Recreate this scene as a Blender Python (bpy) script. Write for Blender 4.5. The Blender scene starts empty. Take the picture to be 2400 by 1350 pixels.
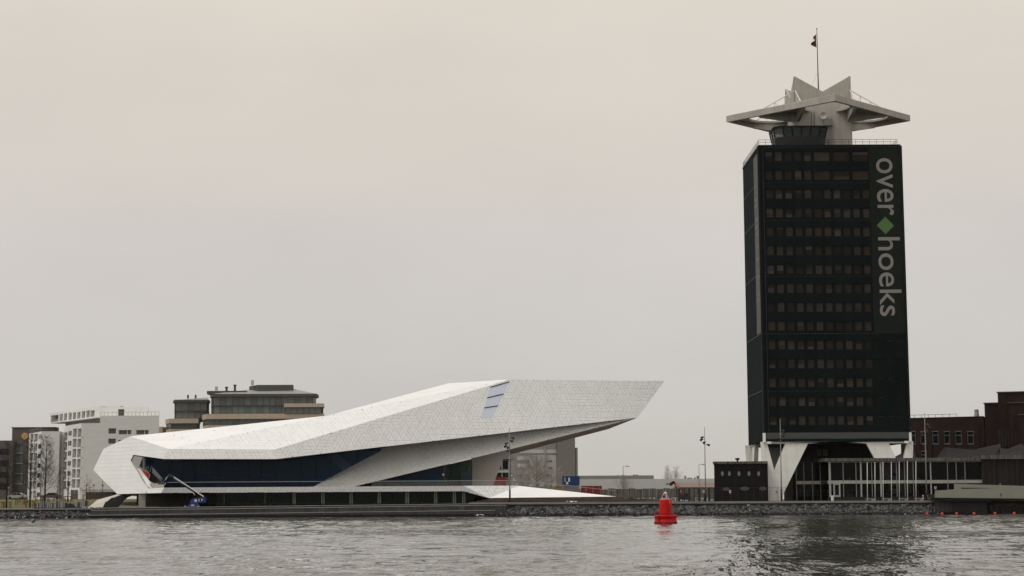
import bpy, math, random
import numpy as np
rng = np.random.default_rng(7); random.seed(7)
S = bpy.context.scene
COL = S.collection
def V(*a): return np.array(a, float)
# ------------------------------------------------------------------ camera
FPX, CXP, CYP, EYE, ROLL = 4092.0, 1200.0, 675.0, 2.85, .0045
PITCH = math.atan((1172 - CYP) / FPX)
_F = V(0, math.cos(PITCH), math.sin(PITCH)); _U0 = V(0, -math.sin(PITCH), math.cos(PITCH)); _R0 = V(1, 0, 0)
_R = _R0 * math.cos(ROLL) - _U0 * math.sin(ROLL); _U = _U0 * math.cos(ROLL) + _R0 * math.sin(ROLL)
CAM = V(0, 0, EYE)
from mathutils import Matrix
cd = bpy.data.cameras.new('camera'); cam = bpy.data.objects.new('camera', cd); COL.objects.link(cam)
cd.sensor_width = 36; cd.lens = 36 * FPX / 2400; cd.clip_start = .5; cd.clip_end = 20000
cam.matrix_world = Matrix(((_R[0], _U[0], -_F[0], 0), (_R[1], _U[1], -_F[1], 0), (_R[2], _U[2], -_F[2], EYE), (0, 0, 0, 1)))
S.camera = cam
# ------------------------------------------------------------------ world: overcast sky
def lin(h):
    h = h.lstrip('#'); c = [int(h[i:i+2], 16) / 255 for i in (0, 2, 4)]
    return tuple(x / 12.92 if x <= .04045 else ((x + .055) / 1.055) ** 2.4 for x in c) + (1,)
SUN_EL, SUN_AZ = math.radians(60), math.radians(-125)   # azimuth from +Y, clockwise: behind the camera, to the left
W = bpy.data.worlds.new('World'); S.world = W; W.use_nodes = True
nt = W.node_tree; nt.nodes.clear(); N = nt.nodes.new; L = nt.links.new
sky = N('ShaderNodeTexSky'); sky.sky_type = 'NISHITA'; sky.sun_disc = False; sky.sun_elevation = SUN_EL; sky.sun_rotation = SUN_AZ
sky.air_density = 1.5; sky.dust_density = 4; sky.ozone_density = 1
b1 = N('ShaderNodeBackground'); b1.inputs[1].default_value = .08; L(sky.outputs[0], b1.inputs[0])
tc = N('ShaderNodeTexCoord'); sp = N('ShaderNodeSeparateXYZ'); L(tc.outputs['Generated'], sp.inputs[0])
nz = N('ShaderNodeTexNoise'); nz.inputs['Scale'].default_value = 2.2; nz.inputs['Detail'].default_value = 4; nz.inputs['Roughness'].default_value = .5
mp = N('ShaderNodeMapping'); mp.inputs['Scale'].default_value = (1, 1, 3.5); L(tc.outputs['Generated'], mp.inputs[0]); L(mp.outputs[0], nz.inputs['Vector'])
ma = N('ShaderNodeMath'); ma.operation = 'MULTIPLY_ADD'; L(nz.outputs[0], ma.inputs[0]); ma.inputs[1].default_value = .10; ma.inputs[2].default_value = -.05
ad = N('ShaderNodeMath'); ad.operation = 'ADD'; L(sp.outputs['Z'], ad.inputs[0]); L(ma.outputs[0], ad.inputs[1])
rp = N('ShaderNodeValToRGB'); L(ad.outputs[0], rp.inputs[0])
cr = rp.color_ramp; cr.elements[0].position = 0; cr.elements[0].color = lin('cac7bf'); cr.elements[1].position = 1; cr.elements[1].color = lin('fbf6ec')
for p_, c_ in ((.06, 'cdc9c5'), (.13, 'd1ccc8'), (.20, 'd8d1c8'), (.29, 'ded5c9'), (.5, 'ebe4da')):
    e = cr.elements.new(p_); e.color = lin(c_)
nz2 = N('ShaderNodeTexNoise'); nz2.inputs['Scale'].default_value = 3.2; nz2.inputs['Detail'].default_value = 5; nz2.inputs['Roughness'].default_value = .55
mp2 = N('ShaderNodeMapping'); mp2.inputs['Scale'].default_value = (1, 1, 2.6); mp2.inputs['Location'].default_value = (4.3, 1.7, .4); L(tc.outputs['Generated'], mp2.inputs[0]); L(mp2.outputs[0], nz2.inputs['Vector'])
cl_ = N('ShaderNodeMapRange'); cl_.inputs[1].default_value = .3; cl_.inputs[2].default_value = .7; cl_.inputs[3].default_value = .995; cl_.inputs[4].default_value = 1.085; L(nz2.outputs[0], cl_.inputs[0])
b2 = N('ShaderNodeBackground'); L(cl_.outputs[0], b2.inputs[1]); L(rp.outputs[0], b2.inputs[0])
mx = N('ShaderNodeMixShader'); mx.inputs[0].default_value = .93; L(b1.outputs[0], mx.inputs[1]); L(b2.outputs[0], mx.inputs[2])
wo = N('ShaderNodeOutputWorld'); L(mx.outputs[0], wo.inputs[0])
# ------------------------------------------------------------------ sun through thick cloud
sl = bpy.data.lights.new('sun', 'SUN'); sl.energy = 1.2; sl.angle = math.radians(24); sl.color = (1, .98, .955)
so = bpy.data.objects.new('sun', sl); COL.objects.link(so)
from mathutils import Vector
sd = Vector((math.sin(SUN_AZ) * math.cos(SUN_EL), math.cos(SUN_AZ) * math.cos(SUN_EL), math.sin(SUN_EL)))
so.rotation_euler = sd.to_track_quat('Z', 'Y').to_euler(); so.location = (0, 0, 200)
vs = S.view_settings; vs.view_transform = 'Standard'; vs.look = 'None'; vs.exposure = 0; vs.gamma = 1; vs.use_curve_mapping = False
S.cycles.max_bounces = 6; S.cycles.transparent_max_bounces = 12; S.cycles.sample_clamp_indirect = 4

# ------------------------------------------------------------------ helpers
def ray(px, py): return _R * ((px - CXP) / FPX) + _U * ((CYP - py) / FPX) + _F
def P(px, py, Y): d = ray(px, py); return CAM + d * (Y / d[1])           # survey point: a pixel of the photo at a real depth
def plane(a, b, c): n = np.cross(b - a, c - a); return a, n / np.linalg.norm(n)
def PP(px, py, pl): d = ray(px, py); return CAM + d * (((pl[0] - CAM) @ pl[1]) / (d @ pl[1]))
def unit(v): return v / np.linalg.norm(v)
ORG = {}
class MB:
    def __init__(s): s.v = []; s.f = []; s.m = []; s.cm = 0
    def add(s, vs, fs):
        o = len(s.v); s.v += [tuple(float(c) for c in v) for v in vs]
        for f in fs: s.f.append([i + o for i in f]); s.m.append(s.cm)
        return s
    def box(s, x0, x1, y0, y1, z0, z1):
        x0, x1 = min(x0, x1), max(x0, x1); y0, y1 = min(y0, y1), max(y0, y1); z0, z1 = min(z0, z1), max(z0, z1)
        return s.add([(x0,y0,z0),(x1,y0,z0),(x1,y1,z0),(x0,y1,z0),(x0,y0,z1),(x1,y0,z1),(x1,y1,z1),(x0,y1,z1)],
                     [(3,2,1,0),(4,5,6,7),(0,1,5,4),(1,2,6,5),(2,3,7,6),(3,0,4,7)])
    def obox(s, o, a, b, c):                                 # corner and three edge vectors
        o, a, b, c = map(np.asarray, (o, a, b, c))
        return s.add([o, o+a, o+a+b, o+b, o+c, o+a+c, o+a+b+c, o+b+c], [(3,2,1,0),(4,5,6,7),(0,1,5,4),(1,2,6,5),(2,3,7,6),(3,0,4,7)])
    def prism(s, pts, vec):
        n = len(pts); vec = np.asarray(vec, float); a = [np.asarray(p, float) for p in pts]
        return s.add(a + [p + vec for p in a], [list(range(n))[::-1], [i + n for i in range(n)]] + [(i, (i+1) % n, (i+1) % n + n, i + n) for i in range(n)])
    def poly(s, pts): return s.add(pts, [list(range(len(pts)))])
    def tube(s, pts, r, n=6, r2=None):
        pts = [np.asarray(p, float) for p in pts]; m = len(pts)
        rs = [r + (0 if r2 is None else (r2 - r) * i / max(1, m - 1)) for i in range(m)] if not isinstance(r, (list, tuple)) else r
        vs = []
        for i, p in enumerate(pts):
            t = unit(pts[min(i+1, m-1)] - pts[max(i-1, 0)])
            a = unit(np.cross(t, (0, 0, 1) if abs(t[2]) < .9 else (1, 0, 0))); b = np.cross(t, a)
            vs += [p + rs[i] * (math.cos(k * 2 * math.pi / n) * a + math.sin(k * 2 * math.pi / n) * b) for k in range(n)]
        fs = [(i*n+k, i*n+(k+1) % n, (i+1)*n+(k+1) % n, (i+1)*n+k) for i in range(m-1) for k in range(n)]
        return s.add(vs, fs + [list(range(n))[::-1], [(m-1)*n+k for k in range(n)]])
    def lathe(s, c, prof, n=24, axis='z'):
        c = np.asarray(c, float); vs = []; fs = []
        for r, z in prof:
            for k in range(n):
                a = k * 2 * math.pi / n; q = (r*math.cos(a), r*math.sin(a), z)
                if axis == 'y': q = (q[0], q[2], q[1])
                if axis == 'x': q = (q[2], q[0], q[1])
                vs.append(c + q)
        m = len(prof)
        for i in range(m-1):
            for k in range(n): fs.append((i*n+k, i*n+(k+1) % n, (i+1)*n+(k+1) % n, (i+1)*n+k))
        return s.add(vs, fs + [list(range(n))[::-1], [(m-1)*n+k for k in range(n)]])
    def build(s, name, mat, parent=None, smooth=False):
        me = bpy.data.meshes.new(name); o = V(*ORG.get(parent.name, (0,0,0))) if parent is not None else V(0,0,0)
        vv = np.array(s.v, float).reshape(-1, 3) - o
        me.from_pydata([tuple(x) for x in vv], [], s.f)
        for m_ in (mat if isinstance(mat, (list, tuple)) else [mat]): me.materials.append(m_)
        if any(s.m): me.polygons.foreach_set('material_index', s.m)
        if smooth: me.polygons.foreach_set('use_smooth', [True] * len(me.polygons))
        me.update()
        ob = bpy.data.objects.new(name, me); COL.objects.link(ob)
        if parent is not None: ob.parent = parent; ORG[ob.name] = tuple(o)
        return ob
def thing(name, label, cat, loc=(0,0,0), group=None):
    o = bpy.data.objects.new(name, None); COL.objects.link(o); o.empty_display_size = .5
    o.location = tuple(float(c) for c in loc); ORG[o.name] = tuple(float(c) for c in loc)
    return tag(o, label, cat, group)
def tag(o, label, cat, group=None):
    o['label'] = label; o['category'] = cat
    if group: o['group'] = group
    return o
def struct(o, label=None):
    o['kind'] = 'structure'
    if label: o['label'] = label
    return o
def dup(o, loc=None, label=None, rz=None, parent=None, scale=None):
    c = o.copy(); COL.objects.link(c)
    if parent is not None: c.parent = parent
    if loc is not None: c.location = tuple(float(x) for x in loc)
    if rz is not None: c.rotation_euler = (0, 0, rz)
    if scale is not None: c.scale = scale
    if label: c['label'] = label
    for ch in o.children: dup(ch, parent=c)
    return c
class Fac:                                                    # a vertical wall plane: (s along, z up, d outward)
    def __init__(s, p0, p1):
        s.o = V(p0[0], p0[1], 0); e = V(p1[0]-p0[0], p1[1]-p0[1], 0); s.len = np.linalg.norm(e); s.u = e / s.len
        s.n = V(s.u[1], -s.u[0], 0)
        if s.n @ (CAM - s.o) < 0: s.n = -s.n
    def at(s, a, z, d=0): return s.o + s.u * a + s.n * d + V(0, 0, z)
    def hit(s, px, py): q = PP(px, py, (s.o, s.n)); return (q - s.o) @ s.u, q[2]
    def rect(s, x0, x1, y0, y1):
        a, z1 = s.hit(x0, y0); b, z0 = s.hit(x1, y1); _, z1b = s.hit(x1, y0); _, z0b = s.hit(x0, y1)
        return (min(a, b), max(a, b), (z0 + z0b) / 2, (z1 + z1b) / 2)
    def rect0(s, x0, x1, y0, y1, yr=1070):                     # columns read at one reference height
        a, b = s.hit(x0, yr)[0], s.hit(x1, yr)[0]; q = s.rect(x0, x1, y0, y1); return (min(a, b), max(a, b), q[2], q[3])
    def slab(s, mb, a0, a1, z0, z1, d0, d1):
        return mb.obox(s.at(a0, z0, d0), s.u * (a1 - a0), s.n * (d1 - d0), V(0, 0, z1 - z0))
    def wall(s, mb, a0, a1, z0, z1, holes, t=.3):
        A = sorted({a0, a1} | {h[i] for h in holes for i in (0, 1) if a0 < h[i] < a1}); Z = sorted({z0, z1} | {h[i] for h in holes for i in (2, 3) if z0 < h[i] < z1})
        for i in range(len(A)-1):
            for j in range(len(Z)-1):
                ca, cz = (A[i]+A[i+1])/2, (Z[j]+Z[j+1])/2
                if any(h[0] < ca < h[1] and h[2] < cz < h[3] for h in holes): continue
                mb.poly([s.at(A[i], Z[j]), s.at(A[i+1], Z[j]), s.at(A[i+1], Z[j+1]), s.at(A[i], Z[j+1])])
        for h in holes + [(a0, a1, z0, z1)]:
            c = [(h[0], h[2]), (h[1], h[2]), (h[1], h[3]), (h[0], h[3])]
            for i in range(4): p, q = c[i], c[(i+1) % 4]; mb.poly([s.at(*p), s.at(*q), s.at(*q, -t), s.at(*p, -t)])
        return mb
# ------------------------------------------------------------------ materials
def mat(name, col, rough=.7, var=.12, scale=.6, spec=.3, bump=0, bscale=8, metal=0, stretch=(1,1,1), col2=None, island=0, streak=0, detail=6, wet=0):
    m = bpy.data.materials.new(name); m.use_nodes = True; t = m.node_tree; b = t.nodes['Principled BSDF']; N = t.nodes.new; L = t.links.new
    c = lin(col) if isinstance(col, str) else tuple(col) + (1,)
    b.inputs['Roughness'].default_value = rough; b.inputs['Metallic'].default_value = metal; b.inputs['Specular IOR Level'].default_value = spec
    g = N('ShaderNodeNewGeometry'); mp = N('ShaderNodeMapping'); mp.inputs['Scale'].default_value = stretch; L(g.outputs['Position'], mp.inputs[0])
    n = N('ShaderNodeTexNoise'); n.inputs['Scale'].default_value = scale; n.inputs['Detail'].default_value = detail; n.inputs['Roughness'].default_value = .6; L(mp.outputs[0], n.inputs['Vector'])
    r = N('ShaderNodeMapRange'); r.inputs[1].default_value = .28; r.inputs[2].default_value = .72; L(n.outputs[0], r.inputs[0])
    k = N('ShaderNodeMix'); k.data_type = 'RGBA'; L(r.outputs[0], k.inputs['Factor'])
    if col2 is None:
        k.inputs['A'].default_value = tuple(x * (1 - var) for x in c[:3]) + (1,); k.inputs['B'].default_value = tuple(min(1, x * (1 + var)) for x in c[:3]) + (1,)
    else:
        k.inputs['A'].default_value = c; k.inputs['B'].default_value = lin(col2) if isinstance(col2, str) else tuple(col2) + (1,)
    out = k.outputs['Result']
    if streak:                                                # rain streaks: vertically stretched stains
        mp2 = N('ShaderNodeMapping'); mp2.inputs['Scale'].default_value = (1.6, 1.6, .07); L(g.outputs['Position'], mp2.inputs[0])
        n2 = N('ShaderNodeTexNoise'); n2.inputs['Scale'].default_value = 1.2; n2.inputs['Detail'].default_value = 5; L(mp2.outputs[0], n2.inputs['Vector'])
        r2 = N('ShaderNodeMapRange'); r2.inputs[1].default_value = .35; r2.inputs[2].default_value = .7; r2.inputs[3].default_value = 1; r2.inputs[4].default_value = 1 - streak; L(n2.outputs[0], r2.inputs[0])
        q = N('ShaderNodeMix'); q.data_type = 'RGBA'; q.blend_type = 'MULTIPLY'; q.inputs['Factor'].default_value = 1; L(out, q.inputs['A']); L(r2.outputs[0], q.inputs['B']); out = q.outputs['Result']
    if island:
        oi = N('ShaderNodeObjectInfo'); a = N('ShaderNodeMath'); a.operation = 'ADD'; L(g.outputs['Random Per Island'], a.inputs[0]); L(oi.outputs['Random'], a.inputs[1])
        fr = N('ShaderNodeMath'); fr.operation = 'FRACT'; L(a.outputs[0], fr.inputs[0])
        r3 = N('ShaderNodeMapRange'); r3.inputs[3].default_value = 1 - island; r3.inputs[4].default_value = 1 + island * .5; L(fr.outputs[0], r3.inputs[0])
        q = N('ShaderNodeMix'); q.data_type = 'RGBA'; q.blend_type = 'MULTIPLY'; q.inputs['Factor'].default_value = 1; L(out, q.inputs['A']); L(r3.outputs[0], q.inputs['B']); out = q.outputs['Result']
    if wet:                                                   # dark wet band up to the tide mark
        sx = N('ShaderNodeSeparateXYZ'); L(g.outputs['Position'], sx.inputs[0]); wz = N('ShaderNodeMath'); wz.operation = 'MULTIPLY_ADD'; L(n.outputs[0], wz.inputs[0]); wz.inputs[1].default_value = -.3; L(sx.outputs['Z'], wz.inputs[2])
        r4 = N('ShaderNodeMapRange'); r4.inputs[1].default_value = wet - .12; r4.inputs[2].default_value = wet + .1; r4.inputs[3].default_value = .22; r4.inputs[4].default_value = 1; L(wz.outputs[0], r4.inputs[0])
        q = N('ShaderNodeMix'); q.data_type = 'RGBA'; q.blend_type = 'MULTIPLY'; q.inputs['Factor'].default_value = 1; L(out, q.inputs['A']); L(r4.outputs[0], q.inputs['B']); out = q.outputs['Result']
    L(out, b.inputs['Base Color'])
    if bump:
        n3 = N('ShaderNodeTexNoise'); n3.inputs['Scale'].default_value = bscale; n3.inputs['Detail'].default_value = 6; L(mp.outputs[0], n3.inputs['Vector'])
        bp = N('ShaderNodeBump'); bp.inputs['Strength'].default_value = bump; bp.inputs['Distance'].default_value = .1; L(n3.outputs[0], bp.inputs['Height']); L(bp.outputs[0], b.inputs['Normal'])
    return m
def glass(name, col, alpha, rough=.04, spec=.4):
    m = bpy.data.materials.new(name); m.use_nodes = True; t = m.node_tree; b = t.nodes['Principled BSDF']
    b.inputs['Base Color'].default_value = lin(col); b.inputs['Roughness'].default_value = rough; b.inputs['Alpha'].default_value = alpha; b.inputs['Specular IOR Level'].default_value = spec
    n = t.nodes.new('ShaderNodeTexNoise'); n.inputs['Scale'].default_value = .35; n.inputs['Detail'].default_value = 1
    g = t.nodes.new('ShaderNodeNewGeometry'); t.links.new(g.outputs['Position'], n.inputs['Vector'])
    bp = t.nodes.new('ShaderNodeBump'); bp.inputs['Strength'].default_value = .03; bp.inputs['Distance'].default_value = .3; t.links.new(n.outputs[0], bp.inputs['Height']); t.links.new(bp.outputs[0], b.inputs['Normal'])
    return m
M = dict(
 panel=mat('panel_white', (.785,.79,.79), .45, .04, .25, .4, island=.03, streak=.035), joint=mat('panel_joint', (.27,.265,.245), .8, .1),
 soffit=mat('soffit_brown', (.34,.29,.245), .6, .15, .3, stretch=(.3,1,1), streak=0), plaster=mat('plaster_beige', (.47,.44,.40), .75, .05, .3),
 concrete=mat('concrete_weathered', (.41,.385,.345), .85, .14, .35, .2, .15, 5, streak=.14), white_conc=mat('concrete_painted_white', (.80,.795,.755), .75, .07, .5, .25, .1, 4, streak=.09),
 dark_conc=mat('concrete_dark', (.066,.065,.064), .85, .35, .4, .2, .2, 4, streak=.35, wet=.25), pale_edge=mat('concrete_edge', (.26,.255,.245), .8, .2, 1.2), pave=mat('paving', (.21,.21,.205), .85, .15, .4),
 ground=mat('ground_soil', (.14,.13,.105), .95, .3, .15), lawn=mat('lawn_grass', (.075,.085,.028), .95, .2, .22, .1, .4, 6, col2=(.155,.13,.07)),
 rock=mat('rock_basalt', (.080,.080,.080), .75, .5, 2.0, .35, .4, 6, island=.95, wet=.25), rock_pale=mat('rock_pale', (.36,.35,.33), .85, .3, 4),
 net=mat('netting_dark', (.0054,.0092,.0094), .85, .25, .25, .06, stretch=(1,1,.4)), netside=mat('netting_side', (.0055,.0115,.0122), .85, .3, .3, .06, stretch=(1,1,.3)),
 hoard=mat('hoarding_grey', (.105,.1,.09), .9, .35, .25), doornavy=mat('door_navy', (.007,.015,.022), .4, .2, .6), cabgrey=mat('cab_panel', (.018,.018,.0195), .6, .2, .8), frame_dark=mat('frame_dark', (.012,.012,.011), .6, .2, .5, .15), blind=mat('blind_brown', (.046,.037,.029), .9, .25, .5, .05, col2=(.030,.0265,.0225), island=.55),
 blind2=mat('blind_pale', (.066,.056,.046), .9, .25, 1.5, .05, col2=(.046,.039,.033), stretch=(1,1,4), island=.4), blackclad=mat('cladding_black', (.0095,.009,.0088), .75, .25, .4, .1, stretch=(3,3,.3)), browndark=mat('cladding_dark_brown', (.026,.022,.020), .8, .25, .4, .1, stretch=(3,3,.3)),
 rust=mat('roof_edge_stained', (.175,.165,.145), .9, .5, 1.5, .15, stretch=(2.6,.3,.12), col2=(.018,.015,.014), detail=3),
 brick=mat('brick_dark_red', (.033,.0195,.018), .9, .22, .5, .12, .2, 8, island=.0), brick2=mat('brick_brown', (.105,.088,.08), .9, .12, .6),
 white=mat('white_plaster', (.74,.735,.715), .8, .06, .3, streak=.06), wallgrey=mat('white_brick_wall', (.57,.565,.548), .85, .07, .6, stretch=(.3,.3,3)),
 shadowroom=mat('balcony_shade', (.16,.155,.142), .9, .15, .4), sand=mat('sandstone', (.42,.345,.275), .85, .10, .8, stretch=(1,1,2)), roofdark=mat('roof_zinc_dark', (.075,.073,.066), .7, .15, .5), zinc=mat('roof_zinc', (.22,.225,.215), .5, .15, .5, .5),  # shadowroom: shade inside the balconies and set-back storey put into the colour
 greyb=mat('grey_cladding', (.165,.158,.148), .8, .06, .2), greyl=mat('grey_light_cladding', (.43,.43,.425), .8, .06, .2), greym=mat('grey_mid_cladding', (.235,.233,.23), .8, .06, .2),
 bark=mat('bark_dark', (.022,.020,.017), .95, .3, 3), twig=mat('twigs_grey', (.27,.25,.225), .95, .25, 1.0), twigd=mat('twigs_dark', (.040,.036,.031), .95, .25, 1.0),
 steel=mat('steel_galvanised', (.20,.195,.185), .5, .12, 2, .5, metal=.3), alu=mat('aluminium_dull', (.30,.295,.28), .55, .12, 1.5, .4), steel_dark=mat('steel_black', (.012,.012,.012), .5, .2, 2, .4), steel_white=mat('steel_white', (.62,.61,.58), .5, .1, 2, .4),
 red=mat('buoy_red', (.52,.004,.003), .5, .2, 2.0, .22, streak=.30), reddark=mat('buoy_red_dark', (.05,.004,.004), .7, .3, 3), orange=mat('float_orange', (.66,.05,.035), .4, .08, 2), cont_red=mat('container_red', (.24,.026,.032), .6, .15, 1.2), cont_blue=mat('container_blue', (.022,.06,.19), .55, .12, 1.0),
 blue=mat('machine_blue', (.012,.03,.17), .35, .12, 2, .5), navy=mat('machine_navy', (.012,.012,.06), .4, .15, 2, .5), redstair=mat('stair_wall_red', (.55,.05,.02), .6, .08, 1), machine_red=mat('machine_red', (.36,.02,.02), .4, .15, 2, .5), yellow=mat('paint_yellow', (.5,.33,.04), .6, .12, 2), ochre=mat('container_ochre', (.33,.19,.06), .7, .15, 1.5),
 rubber=mat('rubber', (.015,.015,.015), .8, .2, 4), wood=mat('stake_wood', (.115,.055,.03), .9, .3, 2.5), brownstone=mat('sleeper_brown', (.085,.066,.054), .9, .4, 1.0, .15, .3, 5, stretch=(.25,1,3), island=.25),
 jetty=mat('jetty_paint', (.235,.24,.20), .55, .06, .5, .4, streak=.05), green=mat('paint_green', (.006,.11,.06), .5, .05), tent=mat('membrane_dark', (.040,.040,.040), .8, .2, .5, .15, stretch=(1.5,1,.5)), rooftile=mat('roof_tile_brown', (.20,.145,.125), .9, .12, .5),
 banner=mat('banner_dark', (.0135,.0175,.0145), .85, .15, .3, .06), letter=mat('banner_letter', (.23,.222,.20), .8, .05, .5, .1), diamond=mat('banner_diamond_green', (.09,.16,.06), .8, .05, .5, .1), netseam=mat('net_seam', (.085,.088,.085), .8, .5, 3.0), strip=mat('banner_strip_grey', (.10,.105,.098), .8, .1, .5), tgrey=mat('tower_plinth_grey', (.062,.066,.064), .7, .12, .4),
 plastic=mat('plastic_white', (.62,.62,.60), .5, .1, 2), crate=mat('crate_slate', (.06,.066,.075), .6, .25, 1.5, island=.5), crate_lt=mat('crate_pale', (.27,.28,.275), .6, .2, 1.5), feather=mat('feather_white', (.6,.6,.58), .8, .05), feather_d=mat('feather_dark', (.03,.03,.03), .8, .1),
 interior=mat('interior_dark', (.05,.055,.056), .9, .4, .5), fin=mat('glass_fin_green', (.40,.53,.47), .4, .12, .6), intgreen=mat('interior_green', (.10,.15,.13), .7, .15, .6), skyl=mat('skylight_pane', (.58,.635,.755), .12, .04, .3, .6), logo_y=mat('emblem_yellow', (.50,.32,.10), .6, .05), logo_r=mat('emblem_red', (.33,.10,.07), .6, .05), flagw=mat('flag_white', (.16,.09,.09), .9, .05), flagr=mat('flag_red', (.065,.013,.016), .9, .1), flagb=mat('flag_blue', (.03,.014,.02), .9, .1), scrub=mat('scrub_twigs', (.075,.068,.055), .95, .3, .4, .1, island=.4), tan=mat('interior_tan', (.20,.175,.12), .8, .2, .5), lamp=mat('lamp_pale', (.8,.75,.6), .5, .02))
G = dict(navy=glass('glass_navy', '143550', .58, spec=.14), green=glass('glass_green', '1c2c28', .55, spec=.14), pav=glass('glass_pavilion', '0c0e0d', .55, spec=.12), office=glass('glass_office', '686e6c', .96, .08, .35), office2=glass('glass_office_dark', '5d6361', .96, .08, .3), pane=glass('glass_window', '6d7676', .95, .08, .4), dim=glass('glass_dim', '1c2124', .92, .08, .2), flat=glass('glass_flat', '50524f', .97, .1, .3), cab=glass('glass_cab', '2c3136', .90, .05, .5), rail=glass('glass_rail', 'a8b0ac', .07, .05, .1), clear=glass('glass_clear', 'b8c0bc', .22, .05, .3))
# ================================================================== SETTING
def make_river():
    rows = np.concatenate([[-400, -60, 6, 25, 45], 45 * (319 / 45.) ** np.linspace(0, 1, 760)[1:]])
    u = np.concatenate([[-9, -3, -1.2, -.6, -.42], np.linspace(-.36, .36, 520), [.42, .6, 1.2, 3, 9]])
    Yg, Ug = np.meshgrid(rows, u, indexing='ij')
    Xg = Ug * np.maximum(np.abs(Yg), 45)
    Zg = np.zeros_like(Xg); w = np.random.default_rng(3)
    patch = .75 + .35 * np.sin(Xg * .043 + Yg * .021 + 1) * np.sin(Xg * .017 - Yg * .033) + .2 * np.sin(Yg * .11 + Xg * .02)
    for i in range(72):
        lam = .5 * (6 / .5) ** (i / 71.); k = 2 * math.pi / lam
        th = w.normal(math.radians(82), .45); amp = .0030 * lam ** .95 * w.uniform(.5, 1.3)
        cut = np.clip((lam - .9 * (Yg / 230.)) / 1.2, 0, 1) if lam < 3 else 1
        ph = k * (Xg * math.cos(th) + Yg * math.sin(th)) + w.uniform(0, 6.28)
        s = 2 * ((np.sin(ph + .35 * np.sin(ph * .5 + 1.7)) + 1) / 2) ** 1.7 - 1; Zg += amp * s * patch * cut
    Zg *= np.clip((Yg - 20) / 30, 0, 1)
    nr, nc = Xg.shape
    vs = np.stack([Xg, Yg, Zg], -1).reshape(-1, 3)
    idx = np.arange(nr * nc).reshape(nr, nc)
    q = np.stack([idx[:-1, :-1], idx[:-1, 1:], idx[1:, 1:], idx[1:, :-1]], -1).reshape(-1, 4)
    me = bpy.data.meshes.new('river'); me.vertices.add(len(vs)); me.vertices.foreach_set('co', vs.astype(np.float32).ravel())
    me.loops.add(q.size); me.loops.foreach_set('vertex_index', q.astype(np.int32).ravel())
    me.polygons.add(len(q)); me.polygons.foreach_set('loop_start', np.arange(0, q.size, 4, dtype=np.int32)); me.polygons.foreach_set('use_smooth', np.ones(len(q), bool))
    me.update(); me.validate()
    m = bpy.data.materials.new('river_water'); m.use_nodes = True; t = m.node_tree; b = t.nodes['Principled BSDF']
    b.inputs['Base Color'].default_value = (.050, .051, .042, 1); b.inputs['Roughness'].default_value = .03; b.inputs['IOR'].default_value = 1.333; b.inputs['Specular IOR Level'].default_value = .5
    g = t.nodes.new('ShaderNodeNewGeometry'); mp = t.nodes.new('ShaderNodeMapping'); mp.inputs['Scale'].default_value = (.75, 1.3, 1); t.links.new(g.outputs['Position'], mp.inputs[0])
    n = t.nodes.new('ShaderNodeTexNoise'); n.inputs['Scale'].default_value = 2.2; n.inputs['Detail'].default_value = 5; n.inputs['Roughness'].default_value = .62; t.links.new(mp.outputs[0], n.inputs['Vector'])
    def noise(scale, detail, rough, sc):
        mq = t.nodes.new('ShaderNodeMapping'); mq.inputs['Scale'].default_value = sc; t.links.new(g.outputs['Position'], mq.inputs[0])
        q = t.nodes.new('ShaderNodeTexNoise'); q.inputs['Scale'].default_value = scale; q.inputs['Detail'].default_value = detail; q.inputs['Roughness'].default_value = rough; t.links.new(mq.outputs[0], q.inputs['Vector']); return q.outputs[0]
    def rng_(src, a, b, c, d):
        r = t.nodes.new('ShaderNodeMapRange'); r.inputs[1].default_value = a; r.inputs[2].default_value = b; r.inputs[3].default_value = c; r.inputs[4].default_value = d; t.links.new(src, r.inputs[0]); return r.outputs[0]
    gust = rng_(noise(1, 6, .66, (.016, .022, 1)), .46, .74, 0., 1.)          # ruffled patches between smoother water
    def layer(h, strength, dist, prev=None):
        bp = t.nodes.new('ShaderNodeBump'); bp.inputs['Distance'].default_value = dist; t.links.new(h, bp.inputs['Height'])
        t.links.new(strength, bp.inputs['Strength'])
        if prev is not None: t.links.new(prev, bp.inputs['Normal'])
        return bp.outputs[0]
    chop = layer(noise(1, 4, .58, (.62, .17, 1)), rng_(gust, 0, 1, .12, .92), 1.7)
    fine = layer(n.outputs[0], rng_(gust, 0, 1, .08, .30), .12, chop)
    t.links.new(fine, b.inputs['Normal'])
    me.materials.append(m)
    o = bpy.data.objects.new('river', me); COL.objects.link(o); return struct(o, 'wide grey river rippled by wind')
make_river()
GZ = 2.42
# ground: one sheet to the horizon, dropping to the lawn on the left bank
gm = MB()
gm.add([(-4000,321,1.66),(-66,321,1.66),(-4000,372,3.41),(-66,372,3.41),(-4000,6000,3.42),(-66,6000,3.42)], [(0,1,3,2),(2,3,5,4)])
gm.add([(-66,321,1.66),(-62,321,1.66),(-66,372,3.41),(-62,372,2.41),(-66,6000,3.42),(-62,6000,2.42),(-62,321,GZ-.02),(300,321,GZ-.02),(-62,6000,GZ-.02),(300,6000,GZ-.02),(4000,321,GZ-.02),(4000,6000,GZ-.02)], [(0,1,3,2),(2,3,5,4),(6,7,9,8),(7,10,11,9)])
struct(gm.build('ground', M['ground']), 'bare ground behind the river bank')
struct(MB().add([(-260,322.2,1.70),(-76,322.2,1.70),(-70,371,3.45),(-300,371,3.45)], [(0,1,2,3)]).build('lawn', M['lawn']), 'winter lawn with young trees on the left bank')
struct(MB().add([(-320,372,3.435),(-66.5,372,3.435),(-66.5,386,3.45),(-320,386,3.45)], [(0,1,2,3)]).build('road', M['pave']), 'street between the lawn and the white flats')
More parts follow.
